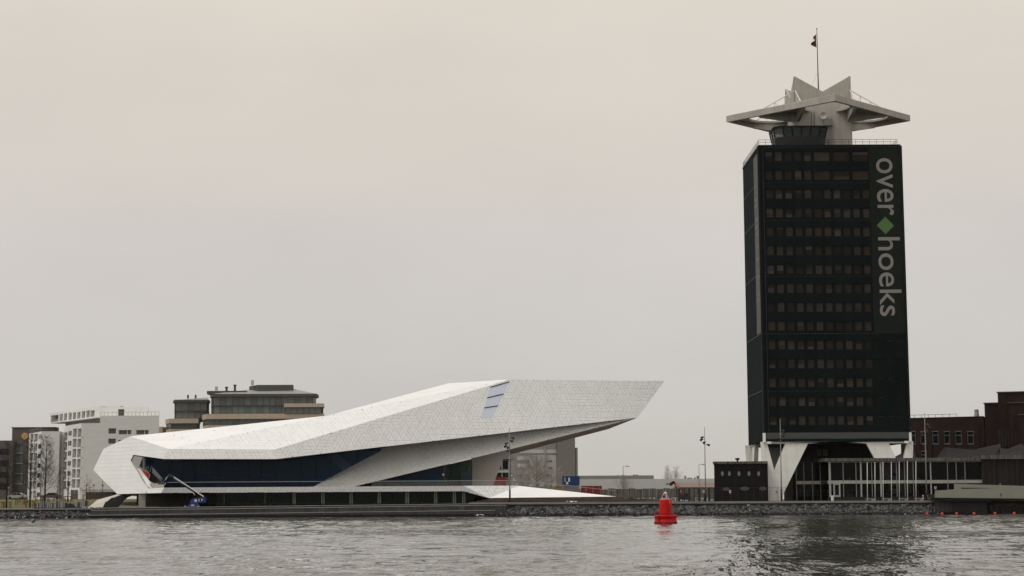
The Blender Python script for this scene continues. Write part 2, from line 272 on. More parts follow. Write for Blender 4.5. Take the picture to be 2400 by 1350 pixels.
# quay wall and promenade above the rocks (right) and above the rocks (left)
pm = MB(); pm.box(-8, 86.3, 319.2, 332, .3, 2.07); struct(pm.build('quay_wall', M['dark_conc']), 'dark quay wall above the rock slope')
struct(MB().box(-8, 86.6, 318.9, 336, 2.074, GZ).build('promenade', M['pave']), 'pale promenade slab along the quay')
for a in np.arange(-6, 86, 4.6):
    j = MB().box(a, a + .05, 319.17, 319.199, .6, 2.07).build('wall_joint', M['steel_dark'], bpy.data.objects['quay_wall'])
pm = MB(); pm.box(-300, -76.4, 319.0, 322.3, .2, 1.50); struct(pm.build('quay_wall', M['dark_conc']), 'low quay wall below the lawn')
struct(MB().box(-300, -76.35, 318.7, 322.6, 1.504, 1.72).build('quay_coping', M['pave']), 'pale coping stone along the lawn edge')
# stepped concrete terrace below the museum
XL, XR = P(209, 1200, 315)[0], P(1160, 1200, 315)[0]
tm = MB()
def tier(mb, y0, zl0, zl1, zr0, zr1, back, xl, xr):
    mb.add([(xl,y0,zl0),(xr,y0,zr0),(xr,y0,zr1),(xl,y0,zl1),(xl,back,zl0),(xr,back,zr0),(xr,back,zr1),(xl,back,zl1)], [(0,1,2,3),(3,2,6,7),(1,5,6,2),(0,3,7,4),(4,7,6,5),(0,4,5,1)])
tr = MB(); tier(tr, 314.9, -1, .50, -1, 1.06, 318, XL, XR); tier(tr, 316.1, -1, 1.36, -1, 1.96, 320, XL + .1, XR + 2); tier(tr, 318.4, -1, 1.72, -1, 2.26, 331, XL + .1, XR + 2.4)
terr = struct(tr.build('terrace_steps', M['dark_conc']), 'dark concrete terrace steps below the white museum')
for y0, zl, zr, xr in ((314.84, .50, 1.06, XR), (316.04, 1.36, 1.96, XR + 2), (318.34, 1.72, 2.26, XR + 2.4)):
    e = MB(); tier(e, y0, zl - .07, zl + .05, zr - .07, zr + .05, y0 + .42, XL + .05, xr + .02); e.build('step_edge', M['pale_edge'], terr)
rr = random.Random(5)
for i, a in enumerate(np.arange(XL + 3, XR - 2, 6.3)):
    t_ = (a - XL) / (XR - XL); z0 = .55 + .56 * t_; z1 = 1.29 + .6 * t_
    MB().box(a, a + .06, 316.06, 316.099, z0, z1).build('panel_joint', M['steel_dark'], terr)
    if rr.random() < .6: MB().box(a + .08, a + .08 + rr.uniform(.7, 1.5), 316.07, 316.098, z0, z1).build('worn_panel', M['pale_edge'] if False else M['tgrey'], terr)
# rock slopes
ico_v = []
ph = (1 + 5 ** .5) / 2
for a, b in ((-1, ph), (1, ph), (-1, -ph), (1, -ph)): ico_v += [(a, b, 0), (0, a, b), (b, 0, a)]
ico_v = np.array(ico_v) / math.hypot(1, ph)
ico_f = [(i, j, k) for i in range(12) for j in range(i+1, 12) for k in range(j+1, 12) if max(np.linalg.norm(ico_v[i]-ico_v[j]), np.linalg.norm(ico_v[j]-ico_v[k]), np.linalg.norm(ico_v[i]-ico_v[k])) < 1.1]
box_v = np.array([(x, y, z) for x in (-1, 1) for y in (-1, 1) for z in (-1, 1)], float)
box_f = [(0,1,3),(0,3,2),(4,6,7),(4,7,5),(0,4,5),(0,5,1),(2,3,7),(2,7,6),(0,2,6),(0,6,4),(1,5,7),(1,7,3)]
def rocks(name, n, x0, x1, ztop, label, smin=.18, smax=.46, y0=314.7, y1=319.3, m='rock'):
    mb = MB()
    for i in range(n):
        x = rng.uniform(x0, x1); t = rng.uniform(0, 1); s = rng.uniform(smin, smax) * (1.25 if rng.random() < .08 else 1)
        lo = 1.0
        if x > x1 - 5: lo = max(.15, (x1 - x) / 5)
        if name == 'rock_slope' and x0 > -30 and x < x0 + 7: lo = max(.12, (x - x0) / 7)
        q, _ = np.linalg.qr(rng.normal(size=(3, 3)))
        v = (box_v * rng.uniform(.55, 1.05, (8, 1)) * rng.uniform(.55, 1.25, 3)) @ q * s * .8
        c = V(x, y0 + (y1 - y0) * t, -.15 + (ztop + .05) * t * lo + rng.normal(0, .06))
        mb.add(v + c, box_f)
    o = mb.build(name, M[m]); o['kind'] = 'stuff'; o['label'] = label; return o
bk = MB().add([(-5,314.9,-.5),(86,314.9,-.5),(86,319.25,1.75),(-5,319.25,1.75)], [(0,1,2,3)]); struct(bk.build('bank_slope', M['steel_dark']), 'earth slope under the dark rocks, black to darken the gaps')  # near black, so the darkness of the rock gaps sits in its colour
bk = MB().add([(-300,314.9,-.5),(-75.2,314.9,-.5),(-75.2,319.1,1.2),(-300,319.1,1.2)], [(0,1,2,3)]); struct(bk.build('bank_slope', M['steel_dark']), 'earth slope under the rubble on the left, black to darken the gaps')  # same near-black colouring for the gaps in the rubble
rocks('rock_slope', 5600, -6.5, 81.5, 1.62, 'slope of dark broken rocks along the right bank')
rocks('rock_slope', 2100, -118, -75.0, 1.25, 'rubble slope below the lawn on the left bank', .13, .36)
rocks('pale_stones', 28, -95, -75.5, .5, 'scattered pale stones at the left waterline', .10, .22, y0=314.2, y1=316, m='rock_pale')
rocks('pale_stones', 45, -5, 80, .35, 'scattered pale stones at the right waterline', .08, .16, y0=314.2, y1=315.6, m='rock_pale')

# ================================================================== MUSEUM
mus = thing('museum', 'white angular museum with pointed cantilever over dark glass on the waterfront', 'museum', (-40, 330, GZ))
Hm = P(396,1053,327); Im = P(645,1054,327); Jm = P(645,1076,326.5); H2 = P(385,1076,326.5); Bm = P(1195,890,345); Am = P(305,1023,339)
pl_front = plane(Im, Bm, Jm); Cm = PP(1557,893,pl_front); Dm = PP(1494,979,pl_front)
pl_roof = plane(Hm, Im, Bm); Km = PP(766,975,pl_roof); Lm = P(1050,899,356)
BL = P(378,1155.5,324.2); pl_left = plane(Hm, Am, BL)
LE = lambda x, y: PP(x, y, pl_left)
Em, Fm, Gm = LE(243,1052), LE(219,1102), LE(275,1158)
def clip(poly, a, b):                                         # keep the left side of a->b
    out = []
    for i in range(len(poly)):
        p, q = poly[i], poly[(i+1) % len(poly)]
        sp = (b[0]-a[0])*(p[1]-a[1]) - (b[1]-a[1])*(p[0]-a[0]); sq = (b[0]-a[0])*(q[1]-a[1]) - (b[1]-a[1])*(q[0]-a[0])
        if sp >= 0: out.append(p)
        if sp * sq < 0: t = sp / (sp - sq); out.append((p[0]+(q[0]-p[0])*t, p[1]+(q[1]-p[1])*t))
    return out
def area2(p): return sum(p[i][0]*p[(i+1) % len(p)][1] - p[(i+1) % len(p)][0]*p[i][1] for i in range(len(p))) / 2
def inset(poly, d):
    if area2(poly) < 0: poly = poly[::-1]
    out = poly
    n = len(poly)
    for i in range(n):
        a, b = poly[i], poly[(i+1) % n]; e = math.hypot(b[0]-a[0], b[1]-a[1])
        if e < 1e-6: continue
        nx, ny = -(b[1]-a[1])/e*d, (b[0]-a[0])/e*d
        out = clip(out, (a[0]+nx, a[1]+ny), (b[0]+nx, b[1]+ny))
        if len(out) < 3: return []
    return out
def lozenges(u0, u1, v0, v1, s, rg):                          # triangular lattice paired into rhombs, each slit into two strips
    h = s * 3 ** .5 / 2; nu = int((u1-u0)/s) + 4 + int((v1-v0)/h/2) + 2; nv = int((v1-v0)/h) + 3
    pt = lambda i, j: (u0 - s*2 - (nv//2)*s*.5*0 + (i - nv//2)*s + (j % 2 and 0) + j*s*.5 - 0, v0 - h + j*h)
    tris = {}
    for i in range(nu + nv//2):
        for j in range(nv): tris[(i,j,0)] = 1; tris[(i,j,1)] = 1
    keys = list(tris); rg.shuffle(keys); used = set(); cells = []
    for k in keys:
        if k in used or k[2] == 1: continue
        i, j, _ = k
        opts = [q for q in ((i,j,1), (i-1,j,1), (i,j-1,1)) if q in tris and q not in used]
        A, B, C = pt(i,j), pt(i+1,j), pt(i,j+1)
        if not opts: cells.append([A, B, C]); used.add(k); continue
        q = rg.choice(opts); used.add(k); used.add(q)
        if q == (i,j,1): quad = [A, B, pt(i+1,j+1), C]
        elif q == (i-1,j,1): quad = [A, B, C, pt(i-1,j+1)]
        else: quad = [A, pt(i+1,j-1), B, C]
        if rg.random() < .5: quad = quad[1:] + quad[:1]
        m = lambda a, b: ((a[0]+b[0])/2, (a[1]+b[1])/2)
        m1, m2 = m(quad[1], quad[2]), m(quad[3], quad[0])
        cells += [[quad[0], quad[1], m1, m2], [m2, m1, quad[2], quad[3]]]
    for k in keys:
        if k not in used and k[2] == 1: i, j, _ = k; cells.append([pt(i+1,j), pt(i+1,j+1), pt(i,j+1)])
    return cells
def rows_cells(u0, u1, v0, v1, hh, ln, rg):
    out = []; v = v0
    while v < v1:
        u = u0 - rg.uniform(0, ln)
        while u < u1: l = ln * rg.uniform(.6, 1.3); out.append([(u,v),(u+l,v),(u+l,v+hh),(u,v+hh)]); u += l
        v += hh
    return out
PANELS = []                                                   # (projected size, verts, faces)
def clad(pts, convex, kind='loz', s=1.45, gap=.031, up=.05, seed=1, holes=()):
    pts = [np.asarray(p) for p in pts]; n = unit(np.cross(pts[1]-pts[0], pts[2]-pts[0]))
    if n @ (CAM - pts[0]) < 0: n = -n
    e = np.cross(n, (0,0,1)); e = unit(e) if np.linalg.norm(e) > .05 else V(1,0,0); e = e if e[0] > 0 else -e
    w = np.cross(n, e); w = w if w[2] >= 0 else -w
    o = pts[0]; to = lambda p: ((p-o) @ e, (p-o) @ w); fr = lambda q, d: o + e*q[0] + w*q[1] + n*d
    cps = []
    for cp in convex:
        c2 = [to(np.asarray(p)) for p in cp]; cps.append(c2 if area2(c2) > 0 else c2[::-1])
    allp = [q for c in cps for q in c]; u0, u1 = min(q[0] for q in allp), max(q[0] for q in allp); v0, v1 = min(q[1] for q in allp), max(q[1] for q in allp)
    rg = random.Random(seed)
    cells = lozenges(u0, u1, v0, v1, s, rg) if kind == 'loz' else rows_cells(u0, u1, v0, v1, s, s*7, rg)
    for c0_ in cells:
        c = inset(c0_, gap/2)
        if len(c) < 3: continue
        for cp in cps:
            q = c
            for i in range(len(cp)):
                q = clip(q, cp[i], cp[(i+1) % len(cp)])
                if len(q) < 3: break
            if len(q) < 3: continue
            if area2(q) < .03: continue
            ctr = (sum(a[0] for a in q)/len(q), sum(a[1] for a in q)/len(q))
            if False and any(in_conv(ctr, [to(np.asarray(p)) for p in h]) for h in holes): continue
            k = len(q); vv = [fr(a, up) for a in q] + [fr(a, -.01) for a in q]
            ff = [list(range(k))] + [(i, (i+1) % k, (i+1) % k + k, i + k) for i in range(k)]
            d = fr(ctr, 0) - CAM; PANELS.append((area2(q) * abs(unit(d) @ n), vv, ff))
def in_conv(c, h):
    if area2(h) < 0: h = h[::-1]
    return all((h[(i+1) % len(h)][0]-h[i][0])*(c[1]-h[i][1]) - (h[(i+1) % len(h)][1]-h[i][1])*(c[0]-h[i][0]) >= 0 for i in range(len(h)))
base = MB()
# front cantilever face
winq = [PP(*q, pl_front) for q in ((1149,908),(1193.5,895),(1153.5,980),(1127.5,981))]
base.poly([Im, Bm, Cm, Dm, Jm]); clad([Im, Bm, Jm], [[Im, Bm, Cm, Dm, Jm]], seed=2, holes=[[winq[0],winq[1],winq[2],winq[3]]])
# fascia over the glass
base.poly([Hm, Im, Jm, H2]); clad([Hm, Im, Jm], [[Hm, Im, Jm, H2]], seed=3)
# roof facets
base.poly([Am, Km, Hm]); clad([Am, Km, Hm], [[Am, Km, Hm]], 'rows', 2.6, .02, seed=4)
base.poly([Hm, Im, Bm, Km]); clad([Hm, Im, Bm], [[Hm, Im, Bm, Km]], s=1.6, gap=.024, seed=5)
base.poly([Km, Bm, Lm]); clad([Km, Bm, Lm], [[Km, Bm, Lm]], s=1.6, gap=.02, seed=6)
# left end with its window opening
o1, o2, o3, o4 = LE(385,1143), LE(347,1145), LE(306,1080), LE(313,1066); o5 = LE(385,1076)
base.poly([Am, Hm, o5, o4]); base.poly([Am, o4, o3, Fm, Em]); base.poly([o3, o2, Gm, Fm]); base.poly([o2, o1, BL, Gm])
clad([Am, Hm, BL], [[Am, Hm, o5, o4], [Am, o4, o3, Fm, Em], [o3, o2, Gm, Fm], [o2, o1, BL, Gm]], 'rows', .78, .018, seed=7)
# lower white band
b_tl, b_tr, b_bl = P(385,1143,324), P(1213,1138.3,324), P(378,1155.5,324.2); pl_band = plane(b_tl, b_tr, b_bl); b_br = PP(1087,1151,pl_band); b_lo = PP(1144,1167,pl_band); b_tm = PP(1087,1139,pl_band)
r0, r1, r2 = b_lo, P(1213.5,1138.5,327.6), P(1444,1163.7,325)
base.poly([b_tl, b_tm, b_br, b_bl]); base.poly([b_tm, b_lo, b_br]); base.poly([b_tm, r1, b_lo])
clad([b_tl, b_tr, b_bl], [[b_tl, b_tm, b_br, b_bl], [b_tm, b_lo, b_br]], seed=8); clad([b_tm, r1, b_lo], [[b_tm, r1, b_lo]], seed=18)
# white wedge under the cantilever
w1, w2 = P(731,1143,334.6), P(819,1143,334.6)
pl_w = plane(w1, w2, Dm); pl_sof = plane(Jm, Dm, Dm + V(0, 4, .1))
fd = unit(np.cross(pl_w[1], pl_sof[1])); fd = fd if fd[0] < 0 else -fd
fold = lambda px: min((Dm + fd*t for t in np.linspace(0, 75, 1500)), key=lambda q: abs(CXP + FPX*((q-CAM) @ _R)/((q-CAM) @ _F) - px))
w4 = fold(905); w5 = PP(1190,1054,pl_w)
base.poly([w1, w2, w5, Dm, w4]); clad([w1, w2, Dm], [[w1, w2, w5, Dm, w4]], seed=9, up=.03, gap=.045)
base.build('cladding_base', M['joint'], mus)
# panels: the largest singly, the rest joined
PANELS.sort(key=lambda t: -t[0])
for a_, vv, ff in PANELS[:300]:
    m_ = MB(); m_.add(vv, ff); m_.build('panel', M['panel'], mus)
rest = MB()
for a_, vv, ff in PANELS[300:]: rest.add(vv, ff)
ro = rest.build('small_panels', M['panel'], mus); ro['kind'] = 'stuff'
# soffits
Bk = lambda p, dy, dz=0: p + V(0, dy, dz)
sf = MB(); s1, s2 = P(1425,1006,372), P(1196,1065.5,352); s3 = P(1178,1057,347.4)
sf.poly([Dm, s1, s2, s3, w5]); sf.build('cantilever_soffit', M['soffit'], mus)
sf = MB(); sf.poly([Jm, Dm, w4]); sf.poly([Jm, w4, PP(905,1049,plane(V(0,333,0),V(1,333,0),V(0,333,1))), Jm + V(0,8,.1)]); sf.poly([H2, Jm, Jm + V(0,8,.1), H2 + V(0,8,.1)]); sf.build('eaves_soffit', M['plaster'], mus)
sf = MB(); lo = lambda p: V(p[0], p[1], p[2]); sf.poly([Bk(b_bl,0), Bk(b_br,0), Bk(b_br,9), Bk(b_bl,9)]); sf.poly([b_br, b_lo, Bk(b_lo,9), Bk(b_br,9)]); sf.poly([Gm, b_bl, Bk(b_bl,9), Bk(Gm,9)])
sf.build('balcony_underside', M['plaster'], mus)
dk = MB(); dk.poly([b_tl, b_tm, r1, Bk(r1,25), Bk(b_tl,30)]); dk.build('balcony_deck', M['pale_edge'], mus)
# hidden rear: closes the volume
rear = MB(); zb = 4.6
rl = [Em, Am, Km, Lm, Cm]; dd = [V(6,14,-1), V(6,18,-2), V(0,16,-3), V(0,12,-3), V(-8,10,-6)]
for i in range(3): rear.poly([rl[i], rl[i+1], rl[i+1]+dd[i+1], rl[i]+dd[i]]); rear.poly([rl[i]+dd[i], rl[i+1]+dd[i+1], V((rl[i+1]+dd[i+1])[0], (rl[i+1]+dd[i+1])[1], zb), V((rl[i]+dd[i])[0], (rl[i]+dd[i])[1], zb)])
rear.poly([Lm, Bm, Cm]); rear.poly([Cm, Dm, s1]); rear.poly([Lm, Cm, s1]); rear.poly([Lm, s1, s2]); rear.poly([Lm, s2, Lm+dd[3]])
rear.poly([Fm, Em, rl[0]+dd[0], Fm+dd[0]]); rear.poly([Gm, Fm, Fm+dd[0], Gm+dd[0]])
rear.build('rear_shell', M['panel'], mus)
# skylight in the cantilever face
nfr = pl_front[1] if pl_front[1] @ (CAM - Im) > 0 else -pl_front[1]
lerp = lambda a, b, t: a + (b - a) * t
for t0, t1 in ((.03,.33), (.36,.65), (.68,1)):
    a, b, c, d = lerp(winq[0],winq[3],t0), lerp(winq[1],winq[2],t0), lerp(winq[1],winq[2],t1), lerp(winq[0],winq[3],t1)
    MB().prism([a+nfr*.062, b+nfr*.062, c+nfr*.062, d+nfr*.062], -nfr*.06).build('skylight_pane', M['skyl'], mus)
for t in (0, .34, .665):
    MB().tube([lerp(winq[0],winq[3],t)+nfr*.07, lerp(winq[1],winq[2],t)+nfr*.07], .10, 4).build('skylight_bar', M['frame_dark'], mus)
# roof anchors
for x, y in ((408,1019.5),(427,1026),(445,1031),(466,1037),(503,1009),(574,1004.5),(581,1014.5),(670,995.5),(756,979),(782,971.5),(849,960),(870,955),(938,942),(1028,923)):
    q = PP(x, y + 1.5, pl_roof); MB().tube([q, q + V(0,-.16,.18)], .045, 5).build('roof_anchor', M['steel'], mus)
# upper glass wall with panes, interior behind
inn = MB(); inn.box(P(322,1100,341)[0], P(740,1100,341)[0], 341.5, 341.8, 5, 11.5); inn.box(P(735,1100,350)[0], P(1040,1100,350)[0], 350, 350.3, 5, 13); inn.build('inner_wall', M['interior'], mus)
def pane_px(px0, px1, ty, by, Y, m, gap=.05):
    a, b, c, d = P(px0, ty(px0), Y), P(px1, ty(px1), Y), P(px1, by(px1), Y), P(px0, by(px0), Y)
    a = a + V(gap,0,0); d = d + V(gap,0,0); b = b - V(gap,0,0); c = c - V(gap,0,0)
    pts = [a, b, c, d] if np.linalg.norm(b - c) > .05 else [a, b, d]
    MB().prism(pts, (0,.06,0)).build('glass_pane', m, mus)
topl = lambda x: 1074 if x < 645 else 1074 - (x - 645) * .1142
botl = lambda x: 1143 if x < 733 else 1141 - (x - 733) * .525
xs = [318, 360, 398, 427, 455, 484, 513, 547, 583, 614, 645, 677, 709, 741, 773, 804, 836, 866, 893]
for a, b in zip(xs, xs[1:]): pane_px(a, b, topl, botl, 335.5, G['navy'])
for a in xs[1:-1]: MB().tube([P(a, topl(a), 335.45), P(a, botl(a), 335.45)], .045, 4).build('mullion', M['steel_dark'], mus)
# things behind the glass: pale slanting inner wall, stair, columns
MB().prism([P(762,1067,337.5), P(793,1064,337.5), P(823,1092,337.5), P(803,1103,337.5)], (0,.3,0)).build('inner_ramp', M['greyl'], mus)
MB().prism([P(712,1142,336), P(742,1122,336), P(758,1126,336), P(732,1142,336)], (0,.3,0)).build('inner_stair', M['intgreen'], mus)
for x in (452, 463): MB().box(P(x,1100,337)[0], P(x,1100,337)[0]+.45, 337, 337.4, 5.4, 11.2).build('inner_column', M['intgreen'], mus)
for x, y in ((470,1108),(500,1118),(540,1097),(566,1121),(612,1112)): MB().box(P(x,y,338)[0], P(x+22,y,338)[0], 338, 338.3, P(x,y+3,338)[2], P(x,y,338)[2]).build('inner_shelf', M['crate_lt'], mus)
MB().box(P(318,1100,334)[0], P(1085,1100,334)[0], 335.7, 350, 4.9, 5.35).build('inner_floor', M['interior'], mus)
# reveal of the end window, stair behind it
rv = MB(); inn_d = V(1.6, 2.6, 0)
for a, b in ((o4, o3), (o3, o2), (o2, o1), (o5, o4)): rv.poly([a, b, b + inn_d, a + inn_d])
rv.build('window_reveal', M['plaster'], mus)
MB().prism([P(314.5,1068.5,329.5), P(334,1071,329.5), P(324.5,1097,329.5), P(309.5,1079.5,329.5)], (0,.2,0)).build('end_pane', M['greyl'], mus)
MB().prism([P(332,1100,331.5), P(350,1110,331.5), P(347,1130,331.5)], (0,.25,0)).build('stair_wall', M['redstair'], mus)
MB().prism([P(357,1094,331), P(381,1121,331), P(379,1131,331), P(357,1108,331)], (0,.12,0)).build('stair_balustrade', G['clear'], mus)
MB().prism([P(353,1110,331.8), P(357,1108,331.8), P(379,1131,331.8), P(379,1134,331.8), P(352,1132,331.8), P(347,1130,331.8)], (0,.3,0)).build('stair_flight', M['frame_dark'], mus)
MB().prism([P(349,1134,327.5), P(384,1131,327.5), P(384,1143.5,327.5), P(356,1144,327.5)], (0,.4,0)).build('stair_landing', M['plaster'], mus)
MB().prism([P(322,1098,330.6), P(329,1100,330.6), P(362,1143.5,329), P(348,1144,329)], (0,.4,0)).build('stair_string', M['panel'], mus)
for x, y in ((344,1094),(348,1092),(355,1092)): MB().tube([P(x,y,331.4), P(x-3,y+14,331.4)], .06, 5).build('stair_rail', M['steel'], mus)
MB().tube([P(338,1072,333.5), P(338,1100,333.5)], .3, 10).build('inner_column', M['greyb'], mus)
# second glazed wedge below the white wedge
t2 = lambda x: 1142 - (x - 821) * .2337; b2_ = lambda x: 1142.5
xs2 = [828, 862, 896, 940, 990, 1034, 1044, 1055, 1076, 1106]
for a, b in zip(xs2, xs2[1:]): pane_px(a, b, t2, b2_, 341.5, G['navy'] if b < 1045 else G['green'])
for a in xs2[1:]: MB().tube([P(a, t2(a), 341.45), P(a, 1142, 341.45)], .06, 4).build('mullion', M['steel_dark'], mus)
MB().prism([P(1046,1090,342.5), P(1104,1076,342.5), P(1092,1108,342.5), P(1092,1141,342.5), P(1046,1141,342.5)], (0,.2,0)).build('inner_partition', M['intgreen'], mus)
MB().prism([P(1108,1071,347), P(1178,1054,347), P(1198,1064,347), P(1180,1074,347), P(1152.5,1143,347), P(1090,1143,347), P(1092,1108,347)], (0,5,0)).build('recess_wall', M['plaster'], mus)
MB().tube([P(1108,1071,346.8), P(1092,1108,346.8)], .10, 4).build('wall_joint', M['steel_dark'], mus)
q0, q1 = P(1081,1106,340.2), P(1106,1142,340.2); MB().box(q0[0], q1[0], 340.2, 342.4, q1[2], q0[2]).build('door_box', M['doornavy'], mus)
MB().box(P(1035,1100,336.5)[0], P(1041,1100,336.5)[0], 336.3, 336.7, P(1035,1141,336.5)[2], P(1035,1096,336.5)[2]).build('inner_column', M['frame_dark'], mus)
MB().box(P(1037,1100,336.2)[0], P(1041,1100,336.2)[0], 336.15, 336.28, P(1035,1115,336.5)[2], P(1035,1110,336.5)[2]).build('notice_board', M['crate_lt'], mus)
# balcony rail with glass
rl0, rl1 = P(392,1130.5,324.4), P(1212,1126,324.4)
rl = MB(); rl.tube([rl0, rl1], .034, 6); rl.build('hand_rail', M['greyl'], mus)
for k in range(24):
    a, b = lerp(rl0, rl1, k/24.), lerp(rl0, rl1, (k+1)/24.)
    MB().prism([a+V(.03,.02,0), b+V(-.03,.02,0), V(b[0]-.03, b[1]+.02, b_tr[2]+.02 + (b_tl[2]-b_tr[2])*(1-(k+1)/24.)), V(a[0]+.03, a[1]+.02, b_tr[2]+.02+(b_tl[2]-b_tr[2])*(1-k/24.))], (0,.02,0)).build('rail_glass', G['rail'], mus) if k > 13 else None
# ground floor glazing
gz0 = 1.80
for i, (a, b) in enumerate(zip([341,361,376,390,404,418,433,447,461,475,489], [361,376,390,404,418,433,447,461,475,489,506])):
    q0, q1 = P(a,1155,328), P(b,1190,328); MB().box(q0[0]+.04, q1[0]-.04, 328, 328.1, gz0, 4.7).build('dark_panel', M['browndark'] if i % 3 else M['frame_dark'], mus)
gx = [506,532,557,582,620,653,686,693,722,753,761,790,819,827,855,885,893,920,950,959,988,1017,1025,1042,1061,1069,1083,1091,1112]
for a, b in zip(gx, gx[1:]):
    q0, q1 = P(a,1155,328), P(b,1185,328); zt = min(P(a,1151.5,328)[2], P(b,1151.5,328)[2]) + .1
    pr = (b - a) < 12
    MB().box(q0[0]+.03, q1[0]-.03, 327.9 if pr else 328, 328.05, 1.9, 4.95).build('glass_pane', G['pane'] if False else (M['fin'] if pr else G['green']), mus)
    if pr: MB().box((q0[0]+q1[0])/2-.05, (q0[0]+q1[0])/2+.05, 327.8, 327.88, 1.9, 4.9).build('glass_fin', M['frame_dark'], mus)
for x in (620, 524): MB().box(P(x,1170,327.8)[0], P(x,1170,327.8)[0]+.25, 327.7, 327.95, 1.8, 4.9).build('mullion', M['intgreen'], mus)
MB().box(P(320,1170,336)[0], P(1150,1170,336)[0], 336, 336.3, 1.5, 5).build('inner_wall', M['interior'], mus)
MB().box(P(325,1170,330)[0], P(341.5,1170,330)[0], 330, 336, 1.6, 4.35).build('end_wall', M['concrete'], mus)
ri = random.Random(11)
for x in range(530, 1080, 17):
    h = ri.uniform(.4, 1.6); w = ri.uniform(.3, 1.0); q = P(x + ri.uniform(-5,5), 1170, 331 + ri.uniform(0,3))
    MB().box(q[0], q[0]+w, q[1], q[1]+.5, 1.9 if ri.random() < .7 else 3, 1.9 + h if ri.random() < .7 else 3 + h*.5).build('indoor_fitting', M[ri.choice(['tgrey','browndark','intgreen','crate_lt','tgrey'])], mus)
# foot of the left end
q = [P(208,1188.5,323), P(228,1171.5,325), P(275,1158.5,328), P(283,1159.5,327), P(266,1167,325.8), P(262,1166,325.6), P(250,1176,323.6), P(247,1175.5,323.5), P(241,1189,322.5)]
MB().prism(q, (0,.25,-.05)).build('foot_plate', M['plaster'], mus)
MB().prism([P(241,1189,322.6), P(250,1175,323.7), P(265,1166.5,325.9), P(285,1159,328), P(322,1157,329), P(298,1166,329), P(290,1173,328), P(276,1189,326)], (0,.4,0)).build('foot_underside', M['steel_dark'], mus)
# ramp
rmp = MB(); rmp.poly([r0, r1, r2]); rmp.poly([r1, r2, V(r2[0], 334, r2[2]), V(r1[0], 345, r1[2])]); rmp.build('ramp', M['panel'], mus)
clad_n = len(PANELS)
ra = [P(1213,1137,331.3), P(1444,1162,326.3)]
MB().tube([ra[0] + V(0,0,.9), ra[1] + V(0,0,.9)], .035, 5).build('ramp_rail', M['steel'], mus)
for t in np.linspace(0, 1, 14): p = lerp(ra[0], ra[1], t); MB().tube([p, p + V(0,0,.9)], .03, 4).build('ramp_post', M['steel'], mus)
MB().prism([P(1203,1143,330), P(1213,1137.5,330.5), P(1209,1138,330.5), P(1201,1146,330)], (0,.2,0)).build('ramp_hatch', M['steel_dark'], mus)
# sleepers below the ramp
sw = thing('retaining_wall', 'low brown sleeper wall below the white ramp', 'wall', (P(1350,1179,323)[0], 323, GZ))
x0, x1 = P(1105,1170,322.6)[0], P(1575,1170,322.6)[0]
zt = P(1200,1167,322.6)[2]; nz_ = 5
for j in range(nz_):
    xa = x0 + j * .95; 
    xe = x1 - j * 2.2
    n_ = 9
    for i in range(n_):
        a = lerp(xa, xe, i / n_); b = lerp(xa, xe, (i+1) / n_)
        MB().box(a + .02, b - .02, 322.5 + .10 * j + ri.uniform(-.03,.03), 323.3, GZ + (zt - GZ) * j / nz_ + .006, GZ + (zt - GZ) * (j+1) / nz_).build('sleeper', M['brownstone'], sw)
# ================================================================== TOWER
TY = 340.0; TX0, TX1 = P(1786,700,TY)[0], P(2121,700,TY)[0]; TD = 24.0; TB, TT = P(1955,1033,TY)[2], P(1945,341,TY)[2]
TC = V((TX0+TX1)/2, TY + TD/2, GZ)
tow = thing('office_tower', 'dark netted high-rise tower on white splayed legs with concrete crown', 'tower', TC)
ff = Fac((TX0, TY), (TX1, TY))
MB().box(TX0+.4, TX1-.4, TY+.5, TY+TD-.5, TB+.3, TT-.2).build('core_block', M['frame_dark'], tow)
rows = [355.5 + 44.2*i for i in range(15)]
holes = []; wins = []
for i, y in enumerate(rows):
    xc = lambda x, yy: x + (yy - 453) * .0175                 # columns follow the true vertical
    cols = [(1795.5 + 22.65*k, 1811.5 + 22.65*k) for k in range(11)]
    if i < 2: cols = cols[:5] + [(1909,1946), (1954.5,1992), (1999,2037)]
    for k, (a, b) in enumerate(cols):
        r = ff.rect(xc(a, y), xc(b, y), y, y + 21.5); holes.append(r); wins.append(r)
for y in rows[10:]:
    for k in range(3):
        a = 2050.5 + 22.65*k; r = ff.rect(a + (y-453)*.0175, a + 15 + (y-453)*.0175, y + 0, y + 3.2); holes.append(r); wins.append(r)
w = MB(); ff.wall(w, 0, ff.len, TB, TT, holes, .22); w.build('front_wall', M['net'], tow)
for r in wins:
    wm = MB(); ff.slab(wm, *r, -.215, -.16); wo_ = wm.build('window', M['blind'], tow)
    if r[3]-r[2] > 1 and rr.random() < .38:                   # blinds left half down, lighter than the rest
        h_ = rr.uniform(.2, .65); wm = MB(); lo_ = rr.random() < .55
        ff.slab(wm, r[0]+.06, r[1]-.06, r[2]+.04 if lo_ else r[3]-(r[3]-r[2])*h_, r[2]+(r[3]-r[2])*h_ if lo_ else r[3]-.04, -.158, -.145); wm.build('blind', M['blind2'], wo_)
bw = MB()
for (x, y0, y1) in ((TX0, TY, TY+TD), (TX1, TY, TY+TD)):
    pass
sl_ = Fac((TX0, TY+.35), (TX0, TY+TD)); sr_ = Fac((TX1, TY), (TX1, TY+TD))
w = MB(); w.box(TX0, TX0+.3, TY+.35, TY+TD, TB-.1, TT-.3); w.build('side_wall', M['netside'], tow)
w = MB(); w.box(TX1-.3, TX1, TY+.35, TY+TD, TB, TT-.3); w.build('side_wall', M['netside'], tow)
w = MB(); w.box(TX0, TX1, TY+TD-.3, TY+TD, TB, TT-.3); w.build('rear_wall', M['netside'], tow)
